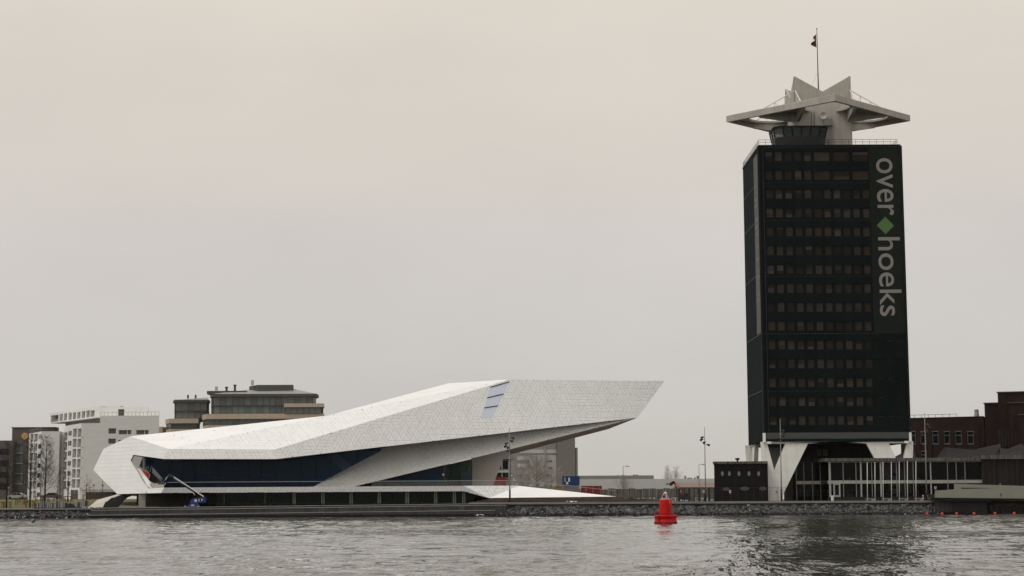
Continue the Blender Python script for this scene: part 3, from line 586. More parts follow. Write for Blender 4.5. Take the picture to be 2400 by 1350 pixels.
w = MB(); w.box(TX0-.1, TX1+.1, TY+.1, TY+TD, TT-.199, TT+.2); w.build('roof_deck', M['frame_dark'], tow)
# corner posts, slightly proud, and netting seams
for x in (TX0-.32, TX1-.02):
    w = MB(); w.box(x, x+.34, TY-.12, TY+.34, TB+1.1, TT-.1); w.build('corner_post', M['frame_dark'], tow)
    w = MB(); w.box(x-.08, x+.42, TY-.2, TY+.4, TB-.25, TB+1.55); w.build('corner_stub', M['white_conc'], tow)
def dotted(p, q, r, step, name):
    mb = MB(); n = int(np.linalg.norm(q-p)/step)
    for i in range(n): mb.tube([lerp(p, q, (i+.1)/n), lerp(p, q, (i+.72)/n)], r*.62, 4)
    return mb.build(name, M['netseam'], tow)
for x in (1787.5, 2039): 
    a, z1 = ff.hit(x, 347); _, z0 = ff.hit(x, 1012 if x < 1900 else 781); dotted(ff.at(a, z0, .03), ff.at(a, z1, .03), .05, .5, 'net_seam')
a, z1 = ff.hit(2112, 347); dotted(ff.at(a, TB+1.6, .03), ff.at(a, z1, .03), .05, .5, 'net_seam')
for y, x1 in ((345.5, 2112), (429, 2040), (517, 2043), (648, 2046), (782.5, 2117), (917.5, 2045)):
    a, z = ff.hit(1789, y); b, _ = ff.hit(x1, y); dotted(ff.at(a, z, .03), ff.at(b, z, .03), .045 if y in (345.5, 782.5) else .022, .7, 'net_seam')
for y0, y1 in ((470,443),(552,527),(671,655),(806,790),(932,918)):
    p = PP(1743+(y0-470)*.015, y0, (sl_.o, sl_.n)); q = PP(1771+(y0-470)*.015, y1, (sl_.o, sl_.n)); p[0] -= .03; q[0] -= .03; q[2] = p[2]
    w = MB(); w.box(TX0-.06, TX0-.005, TY+1.5, TY+TD-.3, p[2]-.06, p[2]+.06); w.build('net_seam', M['netseam'], tow)
# grey plinth band
a, z1 = ff.hit(1955, 1013.5); _, z0 = ff.hit(1955, 1028)
w = MB(); ff.slab(w, .3, ff.len-.3, z0, z1, .004, .07); w.build('plinth_band', M['tgrey'], tow)
w = MB(); ff.slab(w, .2, ff.len-.2, TB-.12, z0-.004, .002, .12); w.build('plinth_edge', M['netside'], tow)
# banner with lettering
_, bz1 = ff.hit(2080, 347); _, bz0 = ff.hit(2080, 780.5); a0, _ = ff.hit(2041.5, 560); a1, _ = ff.hit(2115, 560)
w = MB(); ff.slab(w, a0, a1, bz0, bz1, .03, .075); ban = w.build('banner', M['banner'], tow)
def letters(txt, y0, y1, x0, x1):                             # reads downwards, tops to the right
    cu = bpy.data.curves.new('txt', 'FONT'); cu.body = txt; cu.size = 1; cu.offset = .003; cu.extrude = .006; cu.resolution_u = 6
    to = bpy.data.objects.new('txt', cu); COL.objects.link(to); bpy.context.view_layer.update()
    me = bpy.data.meshes.new_from_object(to.evaluated_get(bpy.context.evaluated_depsgraph_get())); bpy.data.objects.remove(to)
    co = np.array([v.co[:] for v in me.vertices]); lo, hi = co.min(0), co.max(0); n = (co - lo) / np.maximum(hi - lo, 1e-6)
    A0, zt_ = ff.hit(x0, y0); A1, _ = ff.hit(x1, y0); _, zb_ = ff.hit(x0, y1)
    vv = [ff.at(A0 + (A1-A0)*q[1], zt_ + (zb_-zt_)*q[0], .08 + .02*q[2]) - V(*ORG[tow.name]) for q in n]
    for v, p in zip(me.vertices, vv): v.co = p
    me.materials.clear(); me.materials.append(M['letter'])
    o = bpy.data.objects.new('lettering', me); COL.objects.link(o); o.parent = ban; return o
letters('over', 371, 505, 2052.5, 2091); letters('hoeks', 556, 741, 2057, 2108.5)
dq = [ff.hit(*q) for q in ((2074.5,508),(2095,529),(2075.5,549),(2054.5,528.5))]
MB().prism([ff.at(a, z, .08) for a, z in dq], ff.n*.02).build('banner_diamond', M['diamond'], ban)
# grey strip with small white marks on the left side
z1 = P(1779,352,TY+1)[2]; z0 = P(1785,790,TY+1)[2]
w = MB(); w.box(TX0-.07, TX0-.01, TY+.8, TY+7.5, z0+1, z1-.5); stp = w.build('banner_strip', M['strip'], tow)
w = MB(); rs = random.Random(2)
z = z1 - 3
while z > z0 + 8:
    z -= rs.uniform(.9, 1.6)
    if rs.random() < .8:
        for yy in (TY+2.2, TY+3.8, TY+5.2):
            if rs.random() < .55: w.box(TX0-.1, TX0-.072, yy, yy+rs.uniform(.4,1), z, z+rs.uniform(.3,.7))
w.build('strip_marks', M['letter'], stp)
# legs: a plate on each side of every corner, joined by an arched beam
def side_geo(F):
    L_ = F.len
    g = lambda x: (P(x,1040,TY)[0] - TX0) / (TX1-TX0) * L_
    z = lambda y: P(1850, y, TY)[2]
    outer = [(g(1793), GZ), (g(1830), GZ), (g(1835), z(1155)), (g(1894), z(1040)), (g(1841), z(1040)), (g(1814), z(1103)), (g(1799), z(1040)), (g(1784), z(1040))]
    beam = [(g(1784), z(1040)), (g(1894), z(1040)), (g(1962), z(1034.8)), (L_-g(1894), z(1040)), (L_-g(1784), z(1040)), (L_-g(1784), TB-.13), (g(1784), TB-.13)]
    return outer, beam
corn = [(TX0,TY), (TX1,TY), (TX1,TY+TD), (TX0,TY+TD)]
for k in range(4):
    F = Fac(corn[k], corn[(k+1) % 4]); inward = V(*TC) - F.at(F.len/2, GZ); F.n = -unit(V(inward[0], inward[1], 0))
    outer, beam = side_geo(F)
    for mir in (0, 1):
        if (k == 1 and mir == 0) or (k == 3 and mir == 1): continue      # the front plates carry the front corners
        pts = [F.at(F.len - a if mir else a, z, -.25) for a, z in outer]
        MB().prism(pts, -F.n*.85).build('leg', M['white_conc'], tow)
    MB().prism([F.at(a, z, -.28) for a, z in beam], -F.n*.8).build('arch_beam', M['white_conc'], tow)
MB().box(TX0+1, TX1-1, TY+1.6, TY+TD-1, TB-.6, TB-.2).build('underside', M['browndark'], tow)
MB().box(P(1858,1100,349)[0], P(2075,1100,349)[0], 349, 361, GZ, TB-.3).build('lobby_core', M['browndark'], tow)
fl = Fac((P(1858,1100,349)[0], 348.99), (P(2075,1100,349)[0], 348.99))
for x0, x1 in ((1915,1925), (1928,1940)):
    r = fl.rect(x0, x1, 1053, 1069); w = MB(); fl.slab(w, *r, .01, .06); w.build('lobby_window', M['tgrey'], tow)
# roof railing
hp = TT + .2; rw = MB(); cr_ = [(TX0+.05,TY+.25), (TX1-.5,TY+.25), (TX1-.2,TY+TD), (TX0+.05,TY+TD)]
for i in range(4):
    a, b = V(*cr_[i],0), V(*cr_[(i+1) % 4],0)
    for h in (.55, 1.05): rw.tube([a+V(0,0,hp+h), b+V(0,0,hp+h)], .035, 4)
    n_ = 20
    for k in range(n_): p = lerp(a, b, k/n_); rw.tube([p+V(0,0,hp), p+V(0,0,hp+1.05)], .03, 4)
rw.build('roof_railing', M['steel_dark'], tow)
# crown core, V-notched walls
CX, CY = P(1920,278,352)[0] - .2, 352.0; hw = 5.75
zs = P(1920,278,352)[2]; zpk = P(1927,179,CY-hw)[2]; zv = P(1927,214.5,CY-hw)[2]
cc = MB(); cc.box(CX-hw, CX+hw, CY-hw, CY+hw, TT, zs+.5); cc.build('crown_core', M['concrete'], tow)
for k in range(4):
    a = k*math.pi/2; ux, uy = V(math.cos(a), math.sin(a), 0), V(-math.sin(a), math.cos(a), 0)
    c0 = V(CX, CY, 0) - uy*hw; e = .006 * (k % 2)
    p = [c0 - ux*(hw-e) + V(0,0,zs+.5), c0 + ux*(hw-e) + V(0,0,zs+.5), c0 + ux*(hw-e) + V(0,0,zpk), c0 + ux*(hw-.25) + V(0,0,zpk), c0 + V(0,0,zv), c0 - ux*(hw-.25) + V(0,0,zpk), c0 - ux*(hw-e) + V(0,0,zpk)]
    MB().prism(p, uy*.45).build('crown_wall', M['concrete'], tow)
# canopy: diamond slab with a round hole towards each corner
RD = 18.9; th_ = 1.25; hr, hc = 4.6, 9.6
def canopy():
    mb = MB(); n = 20; rot = lambda p, k: (p[0]*math.cos(k*math.pi/2) - p[1]*math.sin(k*math.pi/2), p[0]*math.sin(k*math.pi/2) + p[1]*math.cos(k*math.pi/2))
    for k in range(4):
        # quarter: triangle (0,0) (RD/2,-RD/2) (RD,0) (RD/2,RD/2) with a hole at (hc,0)
        out = [(0,0), (RD/4,-RD/4), (RD/2,-RD/2), (RD*.625,-RD*.375), (RD*.75,-RD*.25), (RD*.875,-RD*.125), (RD,0), (RD*.875,RD*.125), (RD*.75,RD*.25), (RD*.625,RD*.375), (RD/2,RD/2), (RD/4,RD/4)]
        ring = []; 
        for q in out:
            an = math.atan2(q[1], q[0]-hc); ring.append((hc + hr*math.cos(an), hr*math.sin(an)))
        m = len(out)
        for i in range(m):
            j = (i+1) % m; seg = 4
            a0, a1 = math.atan2(ring[i][1], ring[i][0]-hc), math.atan2(ring[j][1], ring[j][0]-hc)
            while a1 - a0 > math.pi: a1 -= 2*math.pi
            while a1 - a0 < -math.pi: a1 += 2*math.pi
            arc = [(hc + hr*math.cos(lerp(a0,a1,t/seg)), hr*math.sin(lerp(a0,a1,t/seg))) for t in range(seg+1)]
            loop = [out[i], out[j]] + arc[::-1]
            L2 = [rot(q, k) for q in loop]
            top = [V(CX+x, CY+y, zs + .55) for x, y in L2]; bot = [V(CX+x, CY+y, zs + .15) for x, y in L2]
            mb.poly(top); mb.poly(bot[::-1])
            A = [rot(q, k) for q in arc]
            for t in range(seg): mb.poly([V(CX+A[t][0],CY+A[t][1],zs+.55), V(CX+A[t+1][0],CY+A[t+1][1],zs+.55), V(CX+A[t+1][0],CY+A[t+1][1],zs+.15), V(CX+A[t][0],CY+A[t][1],zs+.15)])
    R4 = [(RD,0),(0,RD),(-RD,0),(0,-RD)]
    for k in range(4):
        a, b = R4[k], R4[(k+1) % 4]
        a3, b3 = V(CX+a[0],CY+a[1],zs-.62), V(CX+b[0],CY+b[1],zs-.62); c3 = V(CX,CY,zs-.62); ia, ib_ = lerp(a3,c3,.05), lerp(b3,c3,.05)
        mb.prism([a3, b3, ib_, ia], (0,0,1.24))
    return mb
canopy().build('crown_canopy', M['concrete'], tow)
rim = MB()
R4 = [V(CX+RD*.965,CY,zs+.64), V(CX,CY+RD*.965,zs+.64), V(CX-RD*.965,CY,zs+.64), V(CX,CY-RD*.965,zs+.64)]
for k in range(4): rim.tube([R4[k], R4[(k+1) % 4]], .16, 4)
rim.build('canopy_rim', M['concrete'], tow)
for k in range(4):
    a = k*math.pi/2; d, s_ = V(math.cos(a), math.sin(a), 0), V(-math.sin(a), math.cos(a), 0)
    for sg in (-1, 1):
        o = V(CX, CY, 0) + s_*(sg*5.1) - s_*.3
        p = [o + d*(hw-.4) + V(0,0,zs+.16), o + d*13.3 + V(0,0,zs+.16), o + d*13.3 + V(0,0,zs-.5), o + d*12.6 + V(0,0,zs-.9), o + d*(hw-.4) + V(0,0,zs-1.9)]
        MB().prism(p, s_*.6).build('canopy_beam', M['concrete'], tow)
        tm_ = MB(); o2 = V(CX, CY, 0) + s_*(sg*(hw-.2))
        t0, t1 = o2 + d*(hw+.0) + V(0,0,zs+4.5), o2 + d*12.2 + V(0,0,zs+.75)
        tm_.tube([t0, t1], .11, 5); tm_.tube([o2 + d*(hw+.4) + V(0,0,zs+.7), t1], .05, 4)
        for t in (.3, .62): q = lerp(t0, t1, t); tm_.tube([q, V(q[0], q[1], zs+.62)], .07, 4); tm_.tube([q, lerp(t0, t1, t-.25)*V(1,1,0) + V(0,0,zs+.62)], .05, 4)
        tm_.build('tie_truss', M['steel_white'], tow)
# control cab on the roof
def cab():
    x0, x1 = P(1813,300,341.5)[0], P(1941,300,341.5)[0]; y0, y1 = 340.6, 347.5; zt2 = P(1880,296,341)[2]; zw = P(1880,319,341)[2]
    plan = lambda ins, ch: [(x0+ins+ch, y0+ins), (x1-ins-ch, y0+ins), (x1-ins, y0+ins+ch), (x1-ins, y1), (x0+ins, y1), (x0+ins, y0+ins+ch)]
    def ring(mb, a, za, b, zb_):
        n = len(a); mb.add([(*p, za) for p in a] + [(*p, zb_) for p in b], [(i, (i+1) % n, (i+1) % n + n, i + n) for i in range(n)] + [list(range(n)), list(range(n, 2*n))])
    m1 = MB(); ring(m1, plan(.55, 1.6), TT+.2, plan(.40, 1.6), zw); m1.build('cab_base', M['cabgrey'], tow)
    m1 = MB(); ring(m1, plan(-.05, 1.5), zt2-.25, plan(-.1, 1.5), zt2+.05); cr2 = m1.build('cab_roof', M['frame_dark'], tow)
    a, b = plan(.45, 1.6), plan(.12, 1.5)
    for i in range(6):
        p, q, r, s2 = V(*a[i], zw), V(*a[(i+1) % 6], zw), V(*b[(i+1) % 6], zt2-.25), V(*b[i], zt2-.25)
        n = 4 if i == 0 else (2 if i in (2, 4) else 1)
        for k in range(n):
            pa, qa, ra_, sa = lerp(p,q,k/n), lerp(p,q,(k+1)/n), lerp(s2,r,(k+1)/n), lerp(s2,r,k/n)
            MB().add([pa,qa,ra_,sa], [(0,1,2,3)]).build('cab_pane', G['cab'] if i not in (4,5) else G['clear'], tow)
            MB().tube([pa, sa], .13, 4).build('cab_mullion', M['frame_dark'], tow)
cab()
dm = MB(); dm.lathe(P(1930,270,CY-hw-.9), [(.04,.36),(.64,.11),(.82,0),(.86,.04),(.64,.22),(.04,.45)], 18, 'y'); dm.build('satellite_dish', M['greyl'], tow, True)
MB().box(CX-.1, CX+1.7, CY-hw-.8, CY-hw-.02, P(1930,282,CY-hw)[2]-1.2, P(1930,280,CY-hw)[2]).build('dish_frame', M['steel'], tow)
ld = MB(); lx = P(1942,300,CY-hw)[0]
for dx in (0, .6): ld.tube([V(lx+dx, CY-hw-.35, TT), V(lx+dx, CY-hw-.35, P(1942,276,CY-hw)[2])], .06, 4)
for k in range(14): zz = TT + .6 + k*.45; ld.tube([V(lx, CY-hw-.35, zz), V(lx+.6, CY-hw-.35, zz)], .04, 4)
ld.build('ladder', M['steel'], tow)
for x in (1902, 1908): MB().tube([P(x,262,CY-hw-.15), P(x,300,CY-hw-.15)], .08, 4).build('drain_pipe', M['steel'], tow)
fp = thing('flagpole', 'slim dark flagpole rising from the tower crown', 'flagpole', (CX, CY, zv))
ptop = P(1914.4,68,CY); pole = MB(); pole.tube([V(ptop[0]+.02, CY, zs+1), V(ptop[0], CY, lerp(zs, ptop[2], .5)), ptop], .16, 8, .06); pole.build('pole', M['steel_dark'], fp, True)
MB().lathe(ptop, [(.02,-.1),(.14,0),(.14,.12),(.02,.2)], 8).build('finial', M['steel_dark'], fp)
MB().tube([lerp(V(ptop[0],CY,zs), ptop, .52), V(CX-2.4, CY-hw+.5, zv+.6)], .02, 4).build('guy_wire', M['steel'], fp)
flg = thing('flag', 'limp red white and blue flag near the pole top', 'flag', P(1913.5,95,CY))
prof = [(0,0),(-.55,-.25),(-.8,-.8),(-.45,-1.3),(-1.15,-1.7),(-1.2,-2.1),(-.7,-2.55),(-.1,-2.75)]
f0 = P(1914,81,CY)
for nm, i0, i1, m_ in (('red_stripe', 4, 7, 'flagr'), ('white_stripe', 2, 4, 'flagw'), ('blue_stripe', 0, 2, 'flagb')):
    fm = MB(); pts = [f0 + V(-.12, .15*math.sin(i*2), prof[i][1]) for i in range(i0, i1+1)] + [f0 + V(prof[i][0], .3*math.sin(i*1.7), prof[i][1]) for i in range(i1, i0-1, -1)]
    n = i1-i0+1
    for i in range(n-1): fm.prism([pts[i], pts[i+1], pts[2*n-2-i], pts[2*n-1-i]], (.0,.05,0))
    fm.build(nm, M[m_], flg)
MB().tube([V(P(1864,160,CY-hw)[0], CY-hw+.3, zpk-.3), P(1863,163,CY-hw)], .04, 4)

# ================================================================== LOW BUILDINGS BY THE TOWER
def boxpx(x0, x1, y0, y1, Y, dep, zb=None):
    a, b = P(x0, y0, Y), P(x1, y1, Y); c = P(x1, y0, Y); zt = (a[2]+c[2])/2
    return MB().box(a[0], b[0], Y, Y+dep, b[2] if zb is None else zb, zt)
an = thing('black_annex', 'flat black annex with round windows left of the tower legs', 'building', (P(1730,1173,336)[0], 336, GZ))
fa = Fac((P(1674,1120,335.2)[0], 335.2), (P(1800,1120,333.9)[0], 333.9)); za = P(1730,1087,335)[2]
hs = [fa.rect(x-5, x+5, 1103, 1117) for x in (1693,1709.5,1732,1755.5,1778)] + [fa.rect(1691,1713,1140.5,1151.5), fa.rect(1730.5,1760,1139,1151), fa.rect(1776,1800,1139,1151)]
w = MB(); fa.wall(w, 0, fa.len, GZ, za, hs, .3); w.build('front_wall', M['blackclad'], an)
MB().prism([fa.at(.01,GZ,-.3), fa.at(fa.len-.01,GZ,-.3), fa.at(fa.len-.01,GZ,-16), fa.at(.01,GZ,-16)], (0,0,za-GZ)).build('hall', M['blackclad'], an)
for i, h in enumerate(hs):
    a, b, c, d = h; m_ = ((a+b)/2, (c+d)/2); ra_, rb = (b-a)/2, (d-c)/2; k = 16 if i < 5 else 8
    off = 0 if i < 5 else math.pi/8
    pts = [(m_[0]+ra_*math.cos(t*2*math.pi/k+off)*(.82 if i < 5 else .98), m_[1]+rb*math.sin(t*2*math.pi/k+off)*(.95 if i < 5 else 1.0)) for t in range(k)]
    MB().prism([fa.at(*q, -.2) for q in pts], fa.n*.1).build('window_surround', M['blackclad'], an)
    MB().prism([fa.at(m_[0]+(q[0]-m_[0])*.8, m_[1]+(q[1]-m_[1])*.84, -.09) for q in pts], fa.n*.04).build('round_window' if i < 5 else 'slot_window', G['pane'] if i < 5 else M['tgrey'], an)
MB().prism([fa.at(-.2,za+.003,.3), fa.at(fa.len,za+.003,.3), fa.at(fa.len,za+.003,-16), fa.at(-.2,za+.003,-16)], (0,0,P(1730,1081.5,335)[2]-za)).build('roof_edge', M['rust'], an)
q = P(1728.5,1081,341); MB().lathe(q, [(.15,-.3),(.18,.2),(.45,.35),(.5,.5),(.3,.62),(.05,.66)], 14).build('roof_vent', M['steel_dark'], an, True)

pv = thing('glass_pavilion', 'two-storey glass pavilion with white mullions behind the flagpoles', 'pavilion', (P(2090,1172,344)[0], 344, GZ))
PY = 336.5
x0, x1 = P(1866,1120,PY+7.2)[0], P(1945,1120,PY+7.2)[0]
MB().box(x0, x1, PY+7.4, 358, P(1900,1084,PY+7)[2], P(1900,1078,PY+7)[2]).build('roof_edge', M['browndark'], pv)
mx0, mx1 = P(1940,1120,PY)[0], P(2303,1120,PY)[0]; zr1, zr0 = P(1990,1074,PY)[2], P(1990,1081.5,PY)[2]
MB().box(mx0-.6, mx1, PY-.5, 348.5, zr0, zr1).build('roof_edge', M['rust'], pv)
zmid0, zmid1 = P(2000,1133.5,PY)[2], P(2000,1126,PY)[2]; zbot = P(2000,1164.5,PY)[2]; ztop = zr0-.05
MB().box(mx0, mx1, PY-.08, PY+.3, zmid0, zmid1).build('floor_beam', M['alu'], pv)
MB().box(x0, x1, PY+7.3, PY+7.6, zmid0, zmid1).build('floor_beam', M['concrete'], pv)
MB().box(mx0, mx1, PY-.1, PY+.5, GZ, zbot).build('plinth', M['browndark'], pv)
mulx = [(1944.5,.38),(1976,.14),(2006,.14),(2017.5,.3),(2043,.14),(2064,.3),(2101,.14),(2120,.14),(2140,.14),(2181,.22),(2220.5,.14),(2241,.14),(2261.5,.14),(2302,.14)]
for x, wd in mulx: c = P(x,1110,PY)[0]; MB().box(c-wd/2, c+wd/2, PY-.14, PY+.02, zbot, ztop).build('mullion', M['alu'] if wd > .2 else M['steel'], pv)
MB().box(mx0, mx1, PY-.1, PY+.02, ztop-.14, ztop).build('head_rail', M['steel'], pv)
for (a, _), (b, _) in zip(mulx, mulx[1:]):
    xa, xb = P(a,1110,PY)[0], P(b,1110,PY)[0]
    for z0, z1 in ((zbot, zmid0), (zmid1, ztop-.15)): MB().box(xa+.05, xb-.05, PY+.05, PY+.1, z0, z1).build('glass_pane', G['pav'], pv)
for x in (1866,1884,1904,1922.5): c = P(x,1110,PY+7.2)[0]; MB().box(c-.06, c+.06, PY+7.15, PY+7.28, GZ, P(1900,1085,PY+7)[2]).build('mullion', M['steel'], pv)
for a, b in ((1866,1884),(1884,1904),(1904,1922.5),(1922.5,1944)):
    xa, xb = P(a,1110,PY+7.2)[0], P(b,1110,PY+7.2)[0]
    for z0, z1 in ((zbot, zmid0), (zmid1, P(1900,1085,PY+7)[2])): MB().box(xa+.05, xb-.05, PY+7.32, PY+7.37, z0, z1).build('glass_pane', G['pav'], pv)
q0, q1 = P(1953,1134,PY-.2), P(1970,1163,PY-.2)
d_ = MB()
for bx_ in ((q0[0], q0[0]+.28, zbot, zmid0), (q1[0]-.28, q1[0], zbot, zmid0), (q0[0]+.28, q1[0]-.28, zbot, zbot+.35), (q0[0]+.28, q1[0]-.28, zmid0-.2, zmid0-.02)): d_.box(bx_[0], bx_[1], PY-.25, PY-.15, bx_[2], bx_[3])
d_.build('door', M['alu'], pv)
MB().box(mx0, mx1, 348, 348.3, GZ, zr0).build('rear_wall', M['browndark'], pv)
MB().box(mx0, mx1, PY+3, 348, zmid0+.1, zmid1-.1).build('upper_floor', M['browndark'], pv)
rp_ = random.Random(4)
for x in range(1990, 2300, 14):
    q = P(x, 1150, PY+2+rp_.uniform(0,3)); MB().box(q[0], q[0]+rp_.uniform(.6,1.5), q[1], q[1]+.5, zbot, zbot+rp_.uniform(.5,.95)).build('furniture', M[rp_.choice(['tan','tan','browndark','tgrey'])], pv)
for x, y, w_, m_ in ((1986,1122,8,'yellow'),(2150,1122,8,'yellow'),(2253,1120,9,'yellow'),(2186,1104,9,'blue'),(2093,1112,12,'blue'),(2092,1142,10,'blue')):
    q = P(x, y, PY+1.6); MB().box(q[0], q[0]+w_*.08, q[1], q[1]+.2, q[2]-.3, q[2]+.25).build('wall_print', M[m_], pv)
for x, y in ((2056,1138),(2129,1141)): MB().lathe(P(x,y,PY+1.5), [(.02,-.1),(.12,0),(.02,.1)], 8).build('lamp', M['lamp'], pv)
# dark hall at the right
dh = thing('dark_hall', 'dark brown corrugated hall at the right edge beside the glass pavilion', 'hall', (P(2360,1172,335)[0], 335, GZ))
hx0, hx1 = P(2303.5,1100,335.5)[0], P(2520,1100,335.5)[0]; hz = P(2350,1076,335.5)[2]
MB().box(hx0+.05, hx1, 335.6, 358, GZ, hz).build('hall', M['browndark'], dh)
MB().box(hx0-.3, hx1, 335.0, 358.2, hz+.003, P(2350,1066.5,335.5)[2]).build('roof_edge', M['rust'], dh)
k = 0
x = hx0+.1
while x < hx1: MB().box(x, x+.30, 335.50, 335.595, GZ+.2, hz-.02).build('wall_rib', M['browndark'], dh); x += .55
for x in (2330, 2384): c = P(x,1100,335.3)[0]; MB().tube([V(c,335.38,GZ), V(c,335.38,hz)], .12, 6).build('drain_pipe', M['steel_dark'], dh)
# brick laboratory
br = thing('brick_building', 'dark red brick building with white framed windows behind the pavilion', 'building', (P(2250,1172,388)[0], 388, GZ))
f1 = Fac((P(2110,1000,396)[0], 396), (P(2307,1000,388)[0], 388)); zt = P(2200,979,392)[2]
hs = [f1.rect(x0, x1, 1011.5, 1040) for x0, x1 in ((2133.5,2146),(2157,2171),(2185,2199.5),(2212,2226.5),(2239,2254),(2267,2282))]
hs2 = [f1.rect(x0, x1, 1058, 1084) for x0, x1 in ((2158.5,2172),)]
w = MB(); f1.wall(w, 0, f1.len, GZ, zt, hs+hs2, .25); w.build('wall', M['brick'], br)
MB().prism([f1.at(0,GZ,-.3), f1.at(f1.len,GZ,-.3), f1.at(f1.len,GZ,-14), f1.at(0,GZ,-14)], (0,0,zt-GZ-.02)).build('wing', M['brick'], br)
for h in hs+hs2:
    w = MB(); a,b,c,d = h
    f1.slab(w, a, a+.08, c, d, -.2, -.08); f1.slab(w, b-.08, b, c, d, -.2, -.08); f1.slab(w, a-.2, b+.2, d, d+.10, -.05, .09); f1.slab(w, a, b, c, c+.08, -.2, -.06); f1.slab(w, a+.1, b-.1, c+(d-c)*.68, c+(d-c)*.68+.09, -.2, -.1)
    wf = w.build('window_frame', M['crate_lt'], br); w = MB(); f1.slab(w, a+.1, b-.1, c+.1, d, -.19, -.16); w.build('pane', G['dim'], wf)
    w = MB(); f1.slab(w, a-.2, b+.2, c-.22, c-.02, -.05, .07); w.build('window_sill', M['brick2'], br)
for x in (2151.5, 2178, 2206, 2233, 2260, 2289):
    a, z1 = f1.hit(x, 1007); w = MB(); f1.slab(w, a-.5, a+.5, GZ, z1, .002, .22); w.build('pilaster', M['brick'], br)
w = MB(); f1.slab(w, -.2, f1.len, zt+.002, zt+.12, -.4, .12); w.build('cornice', M['browndark'], br)
w = MB(); w.tube([f1.at(0,zt+.75,-.3), f1.at(f1.len-6,zt+.75,-.3)], .05, 4)
for t in np.linspace(0,1,9): p = f1.at((f1.len-6)*t, zt+.1, -.3); w.tube([p, p+V(0,0,.65)], .05, 4)
w.build('roof_rail', M['steel'], br)
q = P(2289,973,392); MB().lathe(V(q[0],q[1],zt+.1), [(.55,0),(.55,.7),(.48,.75),(.48,1.5),(.5,1.55),(.5,1.7)], 14).build('chimney', M['concrete'], br)
def brick_block(px0, px1, ytop, Y0, dep, ang=math.radians(20)):
    a = P(px0, ytop, Y0); e, g = V(math.cos(ang), -math.sin(ang), 0), V(math.sin(ang), math.cos(ang), 0)
    b = PP(px1, ytop, (a, g)); ln = (b - a) @ e
    MB().prism([V(a[0],a[1],GZ), V(a[0],a[1],GZ)+e*ln, V(a[0],a[1],GZ)+e*ln+g*dep, V(a[0],a[1],GZ)+g*dep], (0,0,a[2]-GZ)).build('tower_block', M['brick'], br)
    o = V(a[0],a[1],a[2]+.003) - e*.22 - g*.22
    MB().prism([o, o+e*(ln+.4), o+e*(ln+.4)+g*(dep+.4), o+g*(dep+.4)], (0,0,.2)).build('cornice', M['brick2'], br)
    return a, g
brick_block(2307, 2420, 946, 386.5, 16)
bq = brick_block(2338, 2470, 920.5, 382, 13)
brick_block(2364, 2500, 945, 379, 10)
brick_block(2388, 2520, 973, 376.4, 10)
for x in (2342, 2350, 2357.5): q0, q1 = PP(x,1010,bq), PP(x+4,1046,bq); MB().prism([q0-bq[1]*.05, V(q1[0],q1[1],q0[2])-bq[1]*.05, q1-bq[1]*.05, V(q0[0],q0[1],q1[2])-bq[1]*.05], bq[1]*.04).build('slit_window', G['dim'], br)
for x in (2340.5, 2348, 2355.8, 2363): q0, q1 = PP(x,1007,bq), PP(x+1.2,1046,bq); MB().prism([q0-bq[1]*.15, V(q1[0],q1[1],q0[2])-bq[1]*.15, q1-bq[1]*.15, V(q0[0],q0[1],q1[2])-bq[1]*.15], bq[1]*.14).build('slit_mullion', M['steel'], br)
# dark membrane tents behind the pavilion roof
def tent(label, pts, Y, zb_y=1080):
    t = thing('membrane_tent', label, 'tent', P((pts[0][0]+pts[-1][0])/2, 1172, Y+3)*V(1,1,0)+V(0,0,GZ), 'dark tents behind the pavilion')
    m = MB(); fr_, bk_ = [], []
    for x, y in pts: fr_.append((P(x, zb_y-3, Y), P(x, y, Y+5)))
    for (a, b), (c, d) in zip(fr_, fr_[1:]):
        n = 4
        for i in range(n):
            t0, t1 = i/n, (i+1)/n; sag = lambda p, q, t_: lerp(p, q, t_) - V(0, 0, .5*math.sin(math.pi*t_))
            m.poly([sag(a,b,t0), sag(c,d,t0), sag(c,d,t1), sag(a,b,t1)])
        m.poly([b, d, d+V(0,6,-2.5), b+V(0,6,-2.5)])
        m.poly([a, c, V(c[0],c[1],GZ), V(a[0],a[1],GZ)])
    m.build('membrane', M['tent'], t)
    for x, y in pts[1:-1:2]: q = P(x, y, Y+5); MB().tube([V(q[0],q[1],GZ), q+V(0,0,.1)], .08, 6).build('tent_pole', M['steel_dark'], t)
tent('broad dark membrane tent in front of the brick windows', [(2196,1072),(2214,1048),(2248,1051),(2282,1054),(2330,1043),(2345,1040)], 366)
tent('dark membrane tent peak at the right edge of the photo', [(2343,1050),(2362,1052),(2380,1045),(2393,1040),(2412,1053),(2430,1060)], 363)
tent('small dark membrane tent close behind the right tower leg', [(2098,1070),(2112,1063),(2143,1051),(2147,1068)], 368)
